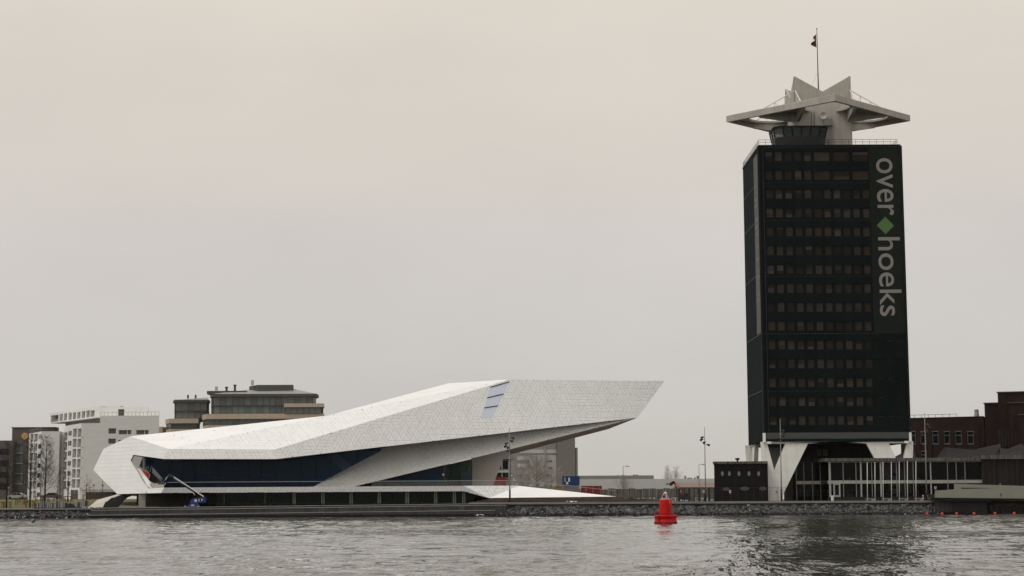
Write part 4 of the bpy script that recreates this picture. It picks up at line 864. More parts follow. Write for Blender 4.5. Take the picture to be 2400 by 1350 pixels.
# ================================================================== LEFT BACKGROUND BUILDINGS
ap = thing('apartment_block', 'white apartment block with stacked recessed balconies behind the lawn', 'apartment block', (P(260,1170,455)[0], 460, GZ))
def balc(F, a0, a1, z0, z1, rects, t, m, railing=True):
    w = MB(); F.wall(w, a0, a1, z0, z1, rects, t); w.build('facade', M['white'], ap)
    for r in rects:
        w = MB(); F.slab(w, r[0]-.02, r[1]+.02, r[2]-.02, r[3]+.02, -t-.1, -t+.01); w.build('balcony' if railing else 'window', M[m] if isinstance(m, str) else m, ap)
        if railing: w = MB(); F.slab(w, r[0]+.01, r[1]-.01, r[2]+.02, r[2]+(r[3]-r[2])*.36, -.16, -.10); w.build('balcony_railing', M['greym'], ap)
A0 = P(190.5,1000,455); A1 = P(138,1010,478); F2 = Fac(A0, A1)
ztA = 23.2
rc = []; sm = []
for k in range(6):
    y = 1004.6 + 23.7*k
    for x0, x1 in ((169.4,178.4),(180.4,189.4)): rc.append(F2.rect0(x0, x1, y, y+20))
    y = 1013.5 + 22.8*k
    for x0, x1 in ((139,146.8),(149,156.6)): rc.append(F2.rect0(x0, x1, y, y+19.2))
    y = 1010 + 23.5*k; sm.append(F2.rect0(159.4, 166.6, y, y+10.5))
zb = F2.hit(180, 1148)[1]
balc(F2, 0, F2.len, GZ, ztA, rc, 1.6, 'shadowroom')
w = MB()
for r in sm: w2 = MB(); F2.slab(w2, *r, .01, .06); wf = w2.build('window', G['flat'], ap); w2 = MB(); F2.slab(w2, (r[0]+r[1])/2-.1, (r[0]+r[1])/2+.1, r[2], r[3], .07, .1); w2.build('curtain', M['white'], wf)
F3 = Fac(A0, (P(372,1000,455)[0], 455)); s234 = F3.hit(234.5, 990)[0]
hs = [F3.rect0(*q) for q in ((252,271.5,1004,1016.5),(276,307.5,1008,1018),(317,348,1008,1018),(252,271.5,1028,1040),(276,307.5,1031,1042),(190+9,190+9.2,1100,1100.3))][:5]
zc = F3.hit(200, 1148)[1]
w = MB(); F3.wall(w, 0, s234, zc, ztA, [], .3); w.build('end_wall', M['wallgrey'], ap)
w = MB(); F3.wall(w, s234, F3.len, zc, 25.1, hs, .35); w.build('end_wall', M['wallgrey'], ap)
for h in hs:
    w = MB(); F3.slab(w, *h, -.36, -.3); wf = w.build('window', G['flat'], ap)
    for t in (.02, .66, .96) if h[1]-h[0] > 2.5 else (.02, .95): w = MB(); F3.slab(w, lerp(h[0],h[1],t)-.06, lerp(h[0],h[1],t)+.06, h[2], h[3], -.29, -.22); w.build('window_bar', M['white'], wf)
w = MB(); w.prism([F2.at(.5,GZ+3,-1.75), F2.at(F2.len,GZ+3,-1.75), F2.at(F2.len,GZ+3,-20), F3.at(F3.len-8,GZ+3,-25), F3.at(F3.len-.1,GZ+3,-.4), F3.at(.5,GZ+3,-.4)], (0,0,ztA-.1-GZ-3)); w.build('inner_mass', M['white'], ap)
w = MB(); w.prism([F3.at(s234,ztA-.1,-.4), F3.at(F3.len-.05,ztA-.1,-.4), F3.at(F3.len-6.5,ztA-.1,-20), F3.at(s234,ztA-.1,-20)], (0,0,25.05-ztA)); w.build('upper_mass', M['white'], ap)
# dark ground floor
F4 = Fac((P(165,1150,456)[0], 456.5), (P(262,1150,456)[0], 456.5)); z0, z1 = GZ, zc-.02
w = MB(); F4.slab(w, 0, F4.len, z0, z1, -10, 0); w.build('ground_floor', M['brick2'], ap)
for x in range(174, 250, 8): r = F4.rect0(x, x+5, 1149, 1157); w = MB(); F4.slab(w, *r, .01, .06); w.build('window', G['pane'], ap)
# penthouse, cantilevered to the left
B0, B1 = P(233,960,462), P(118.5,970,500); F5 = Fac(B0, B1); pz0, pz1 = 25.15, 28.0
hs = []
for x0, x1, y0, y1 in ((119.5,137,973,989.5),(139.5,147,970.5,988),(149.5,157,969,987),(160.5,168,967,986),(170.5,178,966.5,984.5),(180.5,188.5,965.5,982.5),(191,199.5,963.5,981),(202,210,962,979.5),(211.5,221.5,961.5,979)):
    r = F5.rect0(x0, x1, y0, y1, 975); hs.append((r[0], r[1], max(r[2], pz0+.3), min(r[3], pz1-.3)))
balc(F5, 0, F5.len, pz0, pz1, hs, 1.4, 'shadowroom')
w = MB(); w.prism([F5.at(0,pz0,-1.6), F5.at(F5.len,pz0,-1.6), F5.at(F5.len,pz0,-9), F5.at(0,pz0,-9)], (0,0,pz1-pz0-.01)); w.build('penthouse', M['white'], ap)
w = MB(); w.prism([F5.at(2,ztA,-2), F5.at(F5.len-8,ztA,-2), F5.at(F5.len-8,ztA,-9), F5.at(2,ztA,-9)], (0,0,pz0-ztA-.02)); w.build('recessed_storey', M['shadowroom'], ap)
F6 = Fac((P(231,960,462)[0], 462), (P(348,960,462)[0], 462)); z6 = P(290,954.5,462)[2]
w = MB(); F6.wall(w, 0, F6.len, 25.0, z6, [F6.rect(277,291,959,976)], .4); w.build('penthouse_front', M['white'], ap)
w = MB(); F6.slab(w, *F6.rect(277,291,959,976), -.45, -.38); w.build('window', G['flat'], ap)
w = MB(); w.prism([F6.at(0,25,-.45), F6.at(F6.len-.02,25,-.45), F6.at(F6.len-4.5,25,-14), F6.at(0,25,-14)], (0,0,z6-25.02)); w.build('penthouse', M['white'], ap)
rl = MB(); p, q = F3.at(s234, 25.1, -.2), F3.at(F3.len, 25.1, -.2)
rl.tube([p+V(0,0,.95), q+V(0,0,.95)], .04, 4)
for t in np.linspace(0,1,16): rl.tube([lerp(p,q,t), lerp(p,q,t)+V(0,0,.95)], .04, 4)
rl.build('terrace_railing', M['steel'], ap)
for x, y in ((241,951.5),(284,951.5)): q = P(x, y+2, 466); MB().box(q[0]-.4, q[0]+.4, 466, 467, q[2]-1, q[2]+.2).build('roof_vent', M['greyb'], ap)
# lower wing
C0, C1 = P(97,1010,470), P(68.5,1015,486); F7 = Fac(C0, C1); z7 = F7.hit(97, 1011)[1]
rc = []; sm = []
for k in range(7):
    y = 1017 + 22.2*k
    for x0, x1 in ((69.5,77.2),(79,86.8)): rc.append(F7.rect0(x0, x1, y, y+18.4))
    sm.append(F7.rect0(89, 95.6, 1018.5+22.6*k, 1028.5+22.6*k))
balc(F7, 0, F7.len, GZ, z7, [r for r in rc if r[2] > GZ+.2], 1.5, 'shadowroom')
for r in sm:
    if r[2] > GZ+.5: w2 = MB(); F7.slab(w2, *r, .01, .06); w2.build('window', G['flat'], ap)
F8 = Fac(C0, (P(140,1010,470)[0], 470)); w = MB(); F8.slab(w, 0, F8.len, GZ, z7, -8, 0); w.build('end_wall', M['wallgrey'], ap)
w = MB(); w.prism([F7.at(.3,GZ,-1.65), F7.at(F7.len,GZ,-1.65), F7.at(F7.len,GZ,-10), F7.at(.3,GZ,-10)], (0,0,z7-.05-GZ)); w.build('inner_mass', M['white'], ap)
rl = MB()
for d in (0,): rl.tube([F7.at(0,z7+1,-.1), F7.at(F7.len,z7+1,-.1)], .05, 4)
for t in np.linspace(0,1,9): rl.tube([F7.at(F7.len*t,z7,-.1), F7.at(F7.len*t,z7+1,-.1)], .04, 4)
rl.build('terrace_railing', M['greym'], ap)
# brown office with shell emblem
bo = thing('brown_office', 'brown brick office with yellow emblem at the left edge', 'office', (P(60,1170,500)[0], 505, GZ))
F9 = Fac((P(27,1060,500)[0], 500), (P(128,1060,500)[0], 500)); z9 = P(60,1003.5,500)[2]
hs = [F9.rect(36.5,52.5,1041.5+24*k,1061+24*k) for k in range(4)]
w = MB(); F9.wall(w, 0, F9.len, GZ, z9, hs, .5); w.build('wall', M['brick2'], bo)
w = MB(); F9.slab(w, 0, F9.len, GZ, z9-.02, -14, -.6); w.build('mass', M['brick2'], bo)
w = MB(); F9.slab(w, -.2, F9.len, z9+.002, z9+.3, -14, .15); w.build('roof_edge', M['roofdark'], bo)
for h in hs:
    w = MB(); F9.slab(w, *h, -.55, -.48); wf = w.build('window', G['pane'], bo)
    for t in (0, .5, .98): w = MB(); F9.slab(w, lerp(h[0],h[1],t)-.06, lerp(h[0],h[1],t)+.06, h[2], h[3], -.47, -.4); w.build('window_bar', M['roofdark'], wf)
    w = MB(); F9.slab(w, h[0]-.3, h[1]+.1, h[2]-.25, h[2]-.03, .003, .12); w.build('window_sill', M['greyl'], bo)
w = MB(); F9.slab(w, hs[0][0]-.95, hs[0][0]-.1, hs[-1][2], hs[0][3], .003, .05); w.build('dark_stripe', M['greyb'], bo)
def scallop(c, r, d):
    pts = []
    for i in range(15):
        t = math.radians(-25 + 230*i/14); pts.append((c[0] + r*math.cos(t)*(1+.05*math.cos(i*math.pi)), c[1] + r*math.sin(t)*(1+.05*math.cos(i*math.pi))))
    pts += [(c[0]-r*.5, c[1]-r*.75), (c[0]-r*.42, c[1]-r*1.0), (c[0]+r*.42, c[1]-r*1.0), (c[0]+r*.5, c[1]-r*.75)]
    return [F9.at(a, z, d) for a, z in pts]
sc_, sz_ = F9.hit(58.5, 1022); em = MB().prism(scallop((sc_, sz_), 1.02, .06), F9.n*.12).build('emblem', M['logo_r'], bo)
MB().prism(scallop((sc_-.02, sz_), .92, .19), F9.n*.05).build('emblem_face', M['logo_y'], em)
for k in range(7):
    t = math.radians(30 + 20*k); p = F9.at(sc_, sz_-.55, .26); q = F9.at(sc_+.8*math.cos(t), sz_+.8*math.sin(t), .26); MB().tube([p, q], .010, 4).build('emblem_rib', M['logo_r'], em)
w = boxpx(-90, 27, 1032.5, 1172, 497, 14, GZ); w.build('wing', M['brick2'], bo)
for k in range(4):
    w = boxpx(-12, 20, 1052+27*k, 1066+27*k, 496.9, .2); w.build('window', G['dim'], bo)
# glass office with sandstone bands
def storey(o, x0, x1, y0, y1, Y, dep, m, name, chl=14, chr_=8, chy=7):
    a, b = P(x0, (y0+y1)/2, Y), P(x1, (y0+y1)/2, Y); zt_, zb_ = P((x0+x1)/2, y0, Y)[2], P((x0+x1)/2, y1, Y)[2]
    cl, c2 = chl*Y/FPX, chr_*Y/FPX
    pl = [(a[0]+cl, Y), (b[0]-c2, Y), (b[0]-chy*.12, Y+chy), (b[0]-dep*.2, Y+dep), (a[0], Y+dep), (a[0], Y+chy)]
    MB().prism([V(x, y, zb_) for x, y in pl], (0,0,zt_-zb_)).build(name, m, o); return pl, zb_, zt_
def glazed(o, x0, x1, y0, y1, Y, dep, step, chl=14, chr_=8, seed=0, chy=7):
    pl, zb_, zt_ = storey(o, x0+1.2, x1-1.2, y0, y1, Y+.35, dep, M['roofdark'], 'storey_core', chl, chr_, chy)
    rg = random.Random(seed)
    for (p, q) in ((pl[5], pl[0]), (pl[0], pl[1]), (pl[1], pl[2])):
        F = Fac(p, q); n = max(1, int(round(F.len/step)))
        for i in range(n):
            w = MB(); F.slab(w, F.len*i/n+.05, F.len*(i+1)/n-.05, zb_+.05, zt_-.05, .05, .12); w.build('window', rg.choice([G['office'], G['office'], G['office2']]) if n > 3 else rg.choice([G['pane'], G['dim']]), o)
            w = MB(); F.slab(w, F.len*i/n-.06, F.len*i/n+.06, zb_, zt_, .05, .2); w.build('mullion', M['roofdark'], o)
og = thing('banded_office', 'larger glass office with sandstone bands and dark roof behind the museum', 'office', (P(610,1170,520)[0], 530, GZ))
storey(og, 464, 761, 996, 1172, 518, 40, M['sand'], 'sandstone_band', 20, 3)
glazed(og, 466, 745, 981.8, 996, 519, 38, 1.9, 20, 5, 1)
storey(og, 464, 761, 969.5, 981.5, 518, 40, M['sand'], 'sandstone_band', 20, 3)
glazed(og, 486, 742, 951.5, 969.2, 521, 36, 1.9, 14, 8, 2)
storey(og, 485, 743, 950, 951.7, 520.8, 36, M['roofdark'], 'floor_edge')
glazed(og, 486, 742, 929, 950, 521, 36, 1.9, 14, 8, 3)
storey(og, 483, 748, 923, 929.2, 520, 38, M['roofdark'], 'roof_edge', 16, 6)
glazed(og, 660, 759, 954, 969.2, 517.5, 30, 1.9, 8, 5, 4)
storey(og, 658, 761, 945.5, 954, 517, 32, M['sand'], 'sandstone_band', 8, 3)
q = [P(500,923,522), P(742,923,522), P(690,912,536), P(576,914,536)]; MB().prism(q, (0,.3,-.2)).build('roof_slope', M['zinc'], og)
boxpx(485, 577, 916, 923.5, 528, 16).build('plant_room', M['roofdark'], og)
storey(og, 576, 688, 902, 916, 532, 18, M['roofdark'], 'plant_room', 28, 1)
for x, y in ((531,910),(550.5,905)): q = P(x, 916, 527); MB().tube([q, V(q[0], q[1], P(x,y,527)[2])], .35, 8).build('flue', M['roofdark'], og); MB().lathe(V(q[0],q[1],P(x,y,527)[2]), [(.2,0),(.55,.1),(.5,.4),(.2,.5)], 10).build('flue_cap', M['roofdark'], og)
for x in (506.5, 591): q = P(x, 903 if x > 550 else 915, 533); MB().box(q[0]-.35, q[0]+.35, 533, 534, q[2], q[2]+1.6 if x > 550 else q[2]+1.2).build('aerial', M['greyl'], og)
ob = thing('banded_office', 'smaller glass office with sandstone bands left of the larger one', 'office', (P(420,1170,535)[0], 540, GZ))
storey(ob, 377, 466, 1005.5, 1172, 535, 30, M['sand'], 'sandstone_band', 20, 2)
glazed(ob, 379, 466, 992, 1005.5, 536, 28, 1.9, 20, 2, 5)
storey(ob, 377, 467, 981, 992, 535, 30, M['sand'], 'sandstone_band', 20, 2)
glazed(ob, 399, 488, 965, 980.8, 538, 26, 1.9, 12, 2, 6); storey(ob, 398, 488, 962.5, 965, 537.8, 26, M['roofdark'], 'floor_edge', 12, 2)
glazed(ob, 399, 488, 942, 962.5, 538, 26, 1.9, 12, 2, 7); storey(ob, 395, 490, 936.5, 942, 537, 28, M['roofdark'], 'roof_edge', 14, 2)
q = [P(420,937,540), P(488,937,540), P(488,931,550), P(452,934,550)]; MB().prism(q, (0,.3,-.2)).build('roof_slope', M['zinc'], ob)
for x in (440.5, 458.5): q = P(x, 934, 545); MB().tube([q, V(q[0],q[1],P(x,925.5,545)[2])], .3, 8).build('flue', M['roofdark'], ob)
boxpx(372, 377.5, 1000, 1172, 545, 10, GZ).build('side_block', M['sand'], ob)
# ================================================================== BACKGROUND UNDER AND RIGHT OF THE CANTILEVER
gb = thing('grey_block', 'tall grey block with pale striped facade under the cantilever', 'building', (P(1290,1170,640)[0], 645, GZ))
boxpx(1305, 1349, 1010, 1172, 640, 30, GZ).build('tower_slab', M['greyb'], gb); boxpx(1349.02, 1355, 1049, 1172, 640.2, 30, GZ).build('tower_slab', M['greyb'], gb)
boxpx(1180, 1305, 1020, 1172, 642, 28, GZ).build('facade', M['greym'], gb)
for x0, x1, y0, y1, m_ in ((1218,1304.5,1054,1062,'greyl'),(1212,1241,1070,1079,'greyl'),(1241,1304.5,1065.5,1140,'greyl'),(1212,1241,1087,1096,'greyl'),(1212,1241,1103,1112,'greyl')): boxpx(x0, x1, y0, y1, 641.8, .25).build('pale_panel', M[m_], gb)
for x0, x1, y0, y1 in ((1284,1294,1079,1082.5),(1284,1294,1095,1098.5),(1281,1294,1112.5,1116)): boxpx(x0, x1, y0, y1, 641.6, .25).build('window', G['dim'], gb)
boxpx(1275.5, 1279.5, 1046, 1137, 641.4, .5).build('stair_column', M['crate_lt'], gb); boxpx(1240, 1304.5, 1062.3, 1065, 641.7, .2).build('dark_band', M['greyb'], gb)
go = thing('grey_office', 'small grey office with large windows behind the museum recess', 'office', (P(1180,1170,410)[0], 412, GZ))
boxpx(1160, 1198, 1072, 1172, 410, 14, GZ).build('wall', M['greyb'], go)
for x0, x1, y0, y1 in ((1164,1175.5,1081,1101),(1177,1192,1080.5,1101),(1160,1176,1108,1130),(1177,1192.5,1108,1121)): 
    wf = boxpx(x0, x1, y0, y1, 409.85, .14).build('window', G['dim'], go)
    a, b = P(x0, y0, 409.7), P(x1, y1, 409.7); w = MB()
    for q in ((a[0]-.1,a[0]+.1,b[2],a[2]),(b[0]-.1,b[0]+.1,b[2],a[2]),(a[0],b[0],b[2]-.1,b[2]+.1)): w.box(q[0], q[1], 409.7, 409.8, q[2], q[3])
    w.build('frame', M['crate_lt'], wf)
boxpx(1160, 1193, 1102.5, 1107.5, 409.6, .3).build('floor_edge', M['greyl'], go); boxpx(1160, 1205, 1065, 1075.5, 409.4, 5).build('roof_edge', M['greym'], go); boxpx(1197, 1205, 1062, 1110, 409.5, 3).build('stair', M['crate_lt'], go)
wh = thing('warehouse', 'long pale grey warehouse on the far right horizon', 'warehouse', (P(1500,1170,820)[0], 830, GZ))
boxpx(1340, 1720, 1122.5, 1172, 820, 60, GZ).build('shed', M['greyl'], wh)
boxpx(1340, 1533, 1114.5, 1172, 835, 40, GZ).build('upper_shed', M['greyb'], wh)
for x, y, w_ in ((1484,1112.5,5),(1491,1112.5,5),(1447,1113.5,3),(1458,1113,3)): boxpx(x, x+w_, y, 1115, 838, 3).build('roof_vent', M['greyb'], wh)
for x, y, w_ in ((1605,1115.5,3.5),(1612,1119.5,6),(1620,1119.5,2.5),(1628,1119,3),(1634,1115,4.5)): boxpx(x, x+w_, y, 1123, 824, 3).build('roof_vent', M['greyb'], wh)
sh = thing('tiled_shed', 'low shed with brown tiled roof at the foot of the warehouse', 'shed', (P(1640,1170,560)[0], 562, GZ))
q = [P(1587,1131,566), P(1700,1131,566), P(1700,1142,560), P(1580,1142,560)]; MB().prism(q, (0,.4,-.2)).build('roof', M['rooftile'], sh)
boxpx(1582, 1700, 1142.5, 1172, 562, 8, GZ).build('wall', M['greyb'], sh)
for x in (1592,1606,1620,1634,1650,1664): boxpx(x, x+7, 1148, 1156, 561.8, .15).build('window', G['dim'], sh)
hd = thing('site_hoarding', 'long grey hoarding across the building site', 'hoarding', (P(1450,1170,520)[0], 520, GZ))
x0, x1 = P(1150,1150,520)[0], P(1700,1150,520)[0]; z1 = P(1450,1145.5,520)[2]; n_ = 34
for i in range(n_): MB().box(lerp(x0,x1,i/n_)+.03, lerp(x0,x1,(i+1)/n_)-.03, 520 + .05*(i % 2), 520.12 + .05*(i % 2), GZ, z1 + .12*math.sin(i*2.3)).build('board', M['hoard'], hd)
# containers
def container(x0, x1, y0, y1, Y, m, label, zb=None, dep=2.4):
    a, b = P(x0, y0, Y), P(x1, y1, Y); zb = b[2] if zb is None else zb; zt_ = (a[2]+P(x1,y0,Y)[2])/2
    c = thing('shipping_container', label, 'container', ((a[0]+b[0])/2, Y, zb))
    MB().box(a[0]+.04, b[0]-.04, Y+.06, Y+dep, zb, zt_-.03).build('body', M[m], c)
    n = max(6, int((b[0]-a[0])/.32)); w = MB()
    for i in range(n): xx = lerp(a[0]+.1, b[0]-.1, i/n); w.box(xx, xx+(b[0]-a[0]-.2)/n*.55, Y+.01, Y+.058, zb+.15, zt_-.15)
    w.build('corrugation', M[m], c)
    w = MB(); w.box(a[0], b[0], Y, Y+.1, zt_-.12, zt_); w.box(a[0], b[0], Y, Y+.1, zb, zb+.12); w.box(a[0], a[0]+.12, Y-.003, Y+.1, zb, zt_); w.box(b[0]-.12, b[0], Y-.003, Y+.1, zb, zt_); w.build('frame', M[m], c)
    return c, a, b
c, a, b = container(1318, 1358.5, 1116, 1137, 400, 'cont_blue', 'blue shipping container raised above the ramp with white window frames')
for x0, x1, y0, y1, m_ in ((1323,1326,1119.5,1129,'plastic'),(1332,1336,1119.5,1129,'plastic'),(1326.5,1332,1129.5,1135.5,'plastic')): boxpx(x0, x1, y0, y1, 399.9, .08).build('window', M[m_], c)
boxpx(1324, 1325.4, 1121, 1127, 399.85, .04).build('pane', G['dim'], c)
c2_, a, b = container(1362, 1411, 1138.5, 1170, 395, 'cont_red', 'red shipping container lying behind the white ramp', GZ)
container(1153, 1186, 1118, 1150, 392, 'cont_red', 'red shipping container partly hidden beside the museum recess', GZ)
container(1300, 1320, 1141, 1165, 393, 'ochre', 'small ochre container below the blue one', GZ)
c3, a, b = container(1322, 1358, 1138, 1172, 400.2, 'greym', 'grey container stack under the blue container', GZ)
# ================================================================== TREES
def limb(mb, p, d, L_, r, depth, rg, up, spread, nsub, twigs):
    n = 4; pts = [p]; dirs = [d]
    for i in range(n):
        d = unit(d + V(rg.gauss(0,.10), rg.gauss(0,.10), rg.gauss(0,.06) + up*.12)); pts.append(pts[-1] + d*L_/n); dirs.append(d)
    sides = 5 if depth == 0 else (4 if depth == 1 else 3)
    mb.tube(pts, [max(.007, r*(1-.75*i/n)) for i in range(n+1)], sides)
    if depth >= twigs: return
    for k in range(nsub[min(depth, len(nsub)-1)]):
        t = rg.uniform(.15, 1) if depth else rg.uniform(.12, .95); i = min(n-1, int(t*n)); q = lerp(pts[i], pts[i+1], t*n-i)
        az = rg.uniform(0, 6.283); a = unit(np.cross(dirs[i], (0.3,.2,1) if abs(dirs[i][2]) < .95 else (1,0,0))); b = np.cross(dirs[i], a)
        sp_ = rg.uniform(.55, 1.0)*spread
        dd = unit(dirs[i]*math.cos(sp_) + (a*math.cos(az)+b*math.sin(az))*math.sin(sp_) + V(0,0,up*.25))
        limb(mb, q, dd, L_*rg.uniform(.38,.62)*(1.15-.5*t), r*.42*(1.1-.5*t), depth+1, rg, up, spread, nsub, twigs)
def tree(name, label, px, ytop, ybot, Y, seed, wide=.16, m='twigd', trunk=.18, spread=.95, nsub=(34,6,3), twigs=3, clear=.18, group=None, zb=None, mt='bark'):
    b0 = P(px, ybot, Y); top = P(px, ytop, Y)
    if zb is not None: b0 = V(b0[0], b0[1], zb)
    t = thing(name, label, 'tree', b0, group); rg = random.Random(seed); h = top[2]-b0[2]
    pts = [b0 + V(rg.gauss(0,.03)*i*.3, rg.gauss(0,.03)*i*.3, h*i/7) for i in range(8)]
    mb = MB(); mb.tube(pts, [max(.015, trunk*(1-.92*i/7)) for i in range(8)], 7); mb.build('trunk', M[mt], t, True)
    mb = MB()
    for k in range(nsub[0]):
        f_ = clear + (1-clear)*(k+rg.random())/nsub[0]; i = min(6, int(f_*7)); q = lerp(pts[i], pts[i+1], f_*7-i); az = k*2.4 + rg.uniform(-.4,.4)
        sp_ = spread*rg.uniform(.75,1.1); d = unit(V(math.cos(az)*math.sin(sp_), math.sin(az)*math.sin(sp_), math.cos(sp_)))
        L_ = h*wide*(1.35*(1-f_)**.75+.18)*rg.uniform(.6,1.2)
        limb(mb, q, d, L_, trunk*.30*(1-f_*.7), 1, rg, .5, .8, nsub, twigs)
    mb.build('crown', M[m], t); return t
lg = lambda y: 1.70 + (y-322.2)/(371-322.2)*1.75
tree('young_tree', 'leftmost tall bare tree at the edge of the lawn', 15, 1036, 1190, 326, 1, .22, zb=lg(326), trunk=.19, group='bare trees on the lawn', nsub=(52,9,5))
tree('young_tree', 'bare tree in front of the left white balconies', 70, 1030, 1188, 327, 2, .21, zb=lg(327), trunk=.17, group='bare trees on the lawn', nsub=(48,9,5))
tree('young_tree', 'tall bare tree with wide side branches before the plain wing wall', 105, 1024, 1179, 342, 3, .24, zb=lg(342), trunk=.19, group='bare trees on the lawn', nsub=(52,10,5))
tree('young_tree', 'slender bare tree before the tall balcony columns', 159, 1093, 1172, 356, 4, .17, zb=lg(356), trunk=.16, group='bare trees on the lawn', nsub=(22,4,2))
tree('young_tree', 'thin bare sapling left of the balcony columns', 134, 1116, 1166, 362, 5, .2, zb=lg(362), trunk=.10, group='bare trees on the lawn', nsub=(18,4,2))
tree('young_tree', 'thin bare sapling nearest the white museum end', 203, 1112, 1167, 366, 6, .2, zb=lg(366), trunk=.08, group='bare trees on the lawn', nsub=(16,4,2))
tree('young_tree', 'thin bare sapling second from the museum end', 240, 1124, 1167, 369, 7, .22, zb=lg(369), trunk=.07, group='bare trees on the lawn', nsub=(14,4,2))
tree('young_tree', 'thin bare sapling behind the dark ground floor lamp', 210, 1120, 1167, 369.5, 8, .2, zb=lg(369.5), trunk=.07, group='bare trees on the lawn', nsub=(14,4,2))
tree('young_tree', 'thin bare tree between the two tall lawn trees', 95, 1110, 1172, 358, 9, .2, zb=lg(358), trunk=.10, group='bare trees on the lawn', nsub=(18,4,2))
tree('young_tree', 'thin bare tree before the brown office wall', 54, 1090, 1172, 360, 10, .2, zb=lg(360), trunk=.09, m='twig', group='bare trees on the lawn', nsub=(20,4,2))
tree('broad_tree', 'big round bare tree before the grey striped block', 1258, 1076, 1160, 560, 21, .62, m='twig', trunk=.55, spread=1.0, nsub=(50,10,6), clear=.25, zb=GZ, mt='twig')
tree('broad_tree', 'smaller bare tree left of the big round one', 1222, 1098, 1165, 540, 22, .60, m='twig', trunk=.3, spread=1.0, nsub=(40,9,5), clear=.15, zb=GZ, mt='twig')
tree('broad_tree', 'small bare tree beside the tall grey slab', 1292, 1100, 1165, 545, 26, .5, m='twig', trunk=.3, spread=.9, nsub=(34,9,5), clear=.15, zb=GZ, mt='twig')
tree('shrub_tree', 'bushy bare tree before the warehouse wall', 1464, 1121, 1165, 600, 23, .55, m='twig', trunk=.22, spread=.75, nsub=(38,9,5), clear=.1, zb=GZ, mt='twig')
tree('shrub_tree', 'fan shaped bare trees left half above the warehouse roof', 1566, 1096, 1150, 900, 24, .35, m='twig', trunk=.3, spread=.55, nsub=(38,8,5), clear=.15, zb=GZ, mt='twig')
tree('shrub_tree', 'fan shaped bare trees right half above the warehouse roof', 1585, 1098, 1150, 905, 25, .35, m='twig', trunk=.3, spread=.55, nsub=(38,8,5), clear=.15, zb=GZ, mt='twig')
# tree guards
def guard(x, Y, label, h=1.15):
    q = P(x, 1180, Y); z = lg(Y) if Y < 372 else GZ; t = thing('tree_guard', label, 'tree guard', V(q[0], Y, z), 'wooden stake guards round the lawn trees')
    for dx in (-.7, .7):
        for dy in (-.5, .5): MB().box(q[0]+dx-.06, q[0]+dx+.06, Y+dy-.06, Y+dy+.06, z, z+h).build('stake', M['wood'], t)
    for dy in (-.5, .5): MB().box(q[0]-.74, q[0]+.74, Y+dy-.04, Y+dy+.04, z+h-.15, z+h-.03).build('cross_rail', M['wood'], t)
for x, Y, l in ((15,326,'wooden guard round the leftmost tall tree'),(3,325.4,'wooden guard cut by the left edge of the photo'),(70,327,'wooden guard round the tree by the white balconies'),(54,350,'wooden guard round the thin tree before the brown office'),(47,341,'wooden guard standing alone on the lawn path'),(105,342,'wooden guard round the tree with wide branches'),(93,357,'reddish wooden guard between the two tall trees'),(134,362,'wooden guard round the sapling left of the balcony columns'),(159,356,'wooden guard round the slender tree by the balconies'),(203,366,'wooden guard nearest the white museum end'),(213,368,'wooden guard just behind the one nearest the museum')): guard(x, Y, l)
# ================================================================== FLAGPOLES, MASTS, LAMPS
xs_ = [2033,2051,2070,2089.5,2108,2127,2147]
names = ['flagpole nearest the tower leg','second flagpole from the tower leg','third flagpole from the tower leg','middle flagpole of the row of seven','third flagpole from the jetty','second flagpole from the jetty','flagpole of the row nearest the jetty']
for i, x in enumerate(xs_):
    b = P(x, 1170.5, 331); b[2] = GZ; tp = P(x-.5, 1086-.5*i, 331)
    t = thing('flagpole', 'white bare ' + names[i], 'flagpole', b, 'row of white flagpoles before the pavilion')
    MB().tube([b, tp], .085, 8, .055).build('pole', M['steel_white'], t, True); MB().lathe(tp, [(.03,-.02),(.11,.03),(.11,.1),(.03,.16)], 8).build('finial', M['plastic'], t); MB().lathe(b, [(.16,0),(.16,.12),(.1,.3)], 8).build('base_collar', M['steel'], t)
    if i == 0: MB().prism([P(x+1,1098,330.9), P(x+3,1100,330.9), P(x+2.6,1118,330.9), P(x+.8,1120,330.9)], (0,.05,0)).build('furled_flag', M['flagr'], t)
def mast(x, ytop, Y, label, heads, xt=None):
    b = P(x, 1174, Y); b[2] = GZ; tp = P((x-2.6) if xt is None else xt, ytop, Y); tp[0] = b[0] + (tp[0]-b[0])*.4
    t = thing('light_mast', label, 'light mast', b, 'spotlight masts along the quay')
    MB().tube([b, lerp(b,tp,.3), tp], [.13,.11,.05], 8).build('pole', M['steel'], t, True); MB().tube([b, b+V(0,0,2.3)], .17, 8).build('sleeve', M['steel_dark'], t, True)
    for dx, y in heads:
        z = P(x, y, Y)[2]; s_ = (z-b[2])/(tp[2]-b[2]); p = lerp(b, tp, s_); q = p + V(dx*.08, -.25, 0)
        h = MB(); h.tube([p, q + V(0,0,.12)], .035, 4); d = unit(V(np.sign(dx)*.7, -.5, -.35)); h.tube([q - d*.22, q + d*.12, q + d*.3], [.12,.2,.26], 8); h.build('spotlight', M['steel_dark'], t)
mast(1195, 1003, 322, 'spotlight mast in front of the museum ramp', ((7,1026.5),(4,1033.5),(-6,1039.5),(-8,1046),(-2,1049)))
mast(1654, 1001, 324, 'spotlight mast between the red buoy and the black annex', ((-5,1025),(-7,1030.5),(-.5,1037),(7,1042.5)))
mast(1832, 981, 324, 'spotlight mast in front of the splayed white tower leg', ((5,1009),(6,1014),(3,1021),(-2,1029)))
mast(2172, 968, 326, 'spotlight mast beside the row of flagpoles', ((5,995),(9,1002),(3,1010),(-8,1016)))
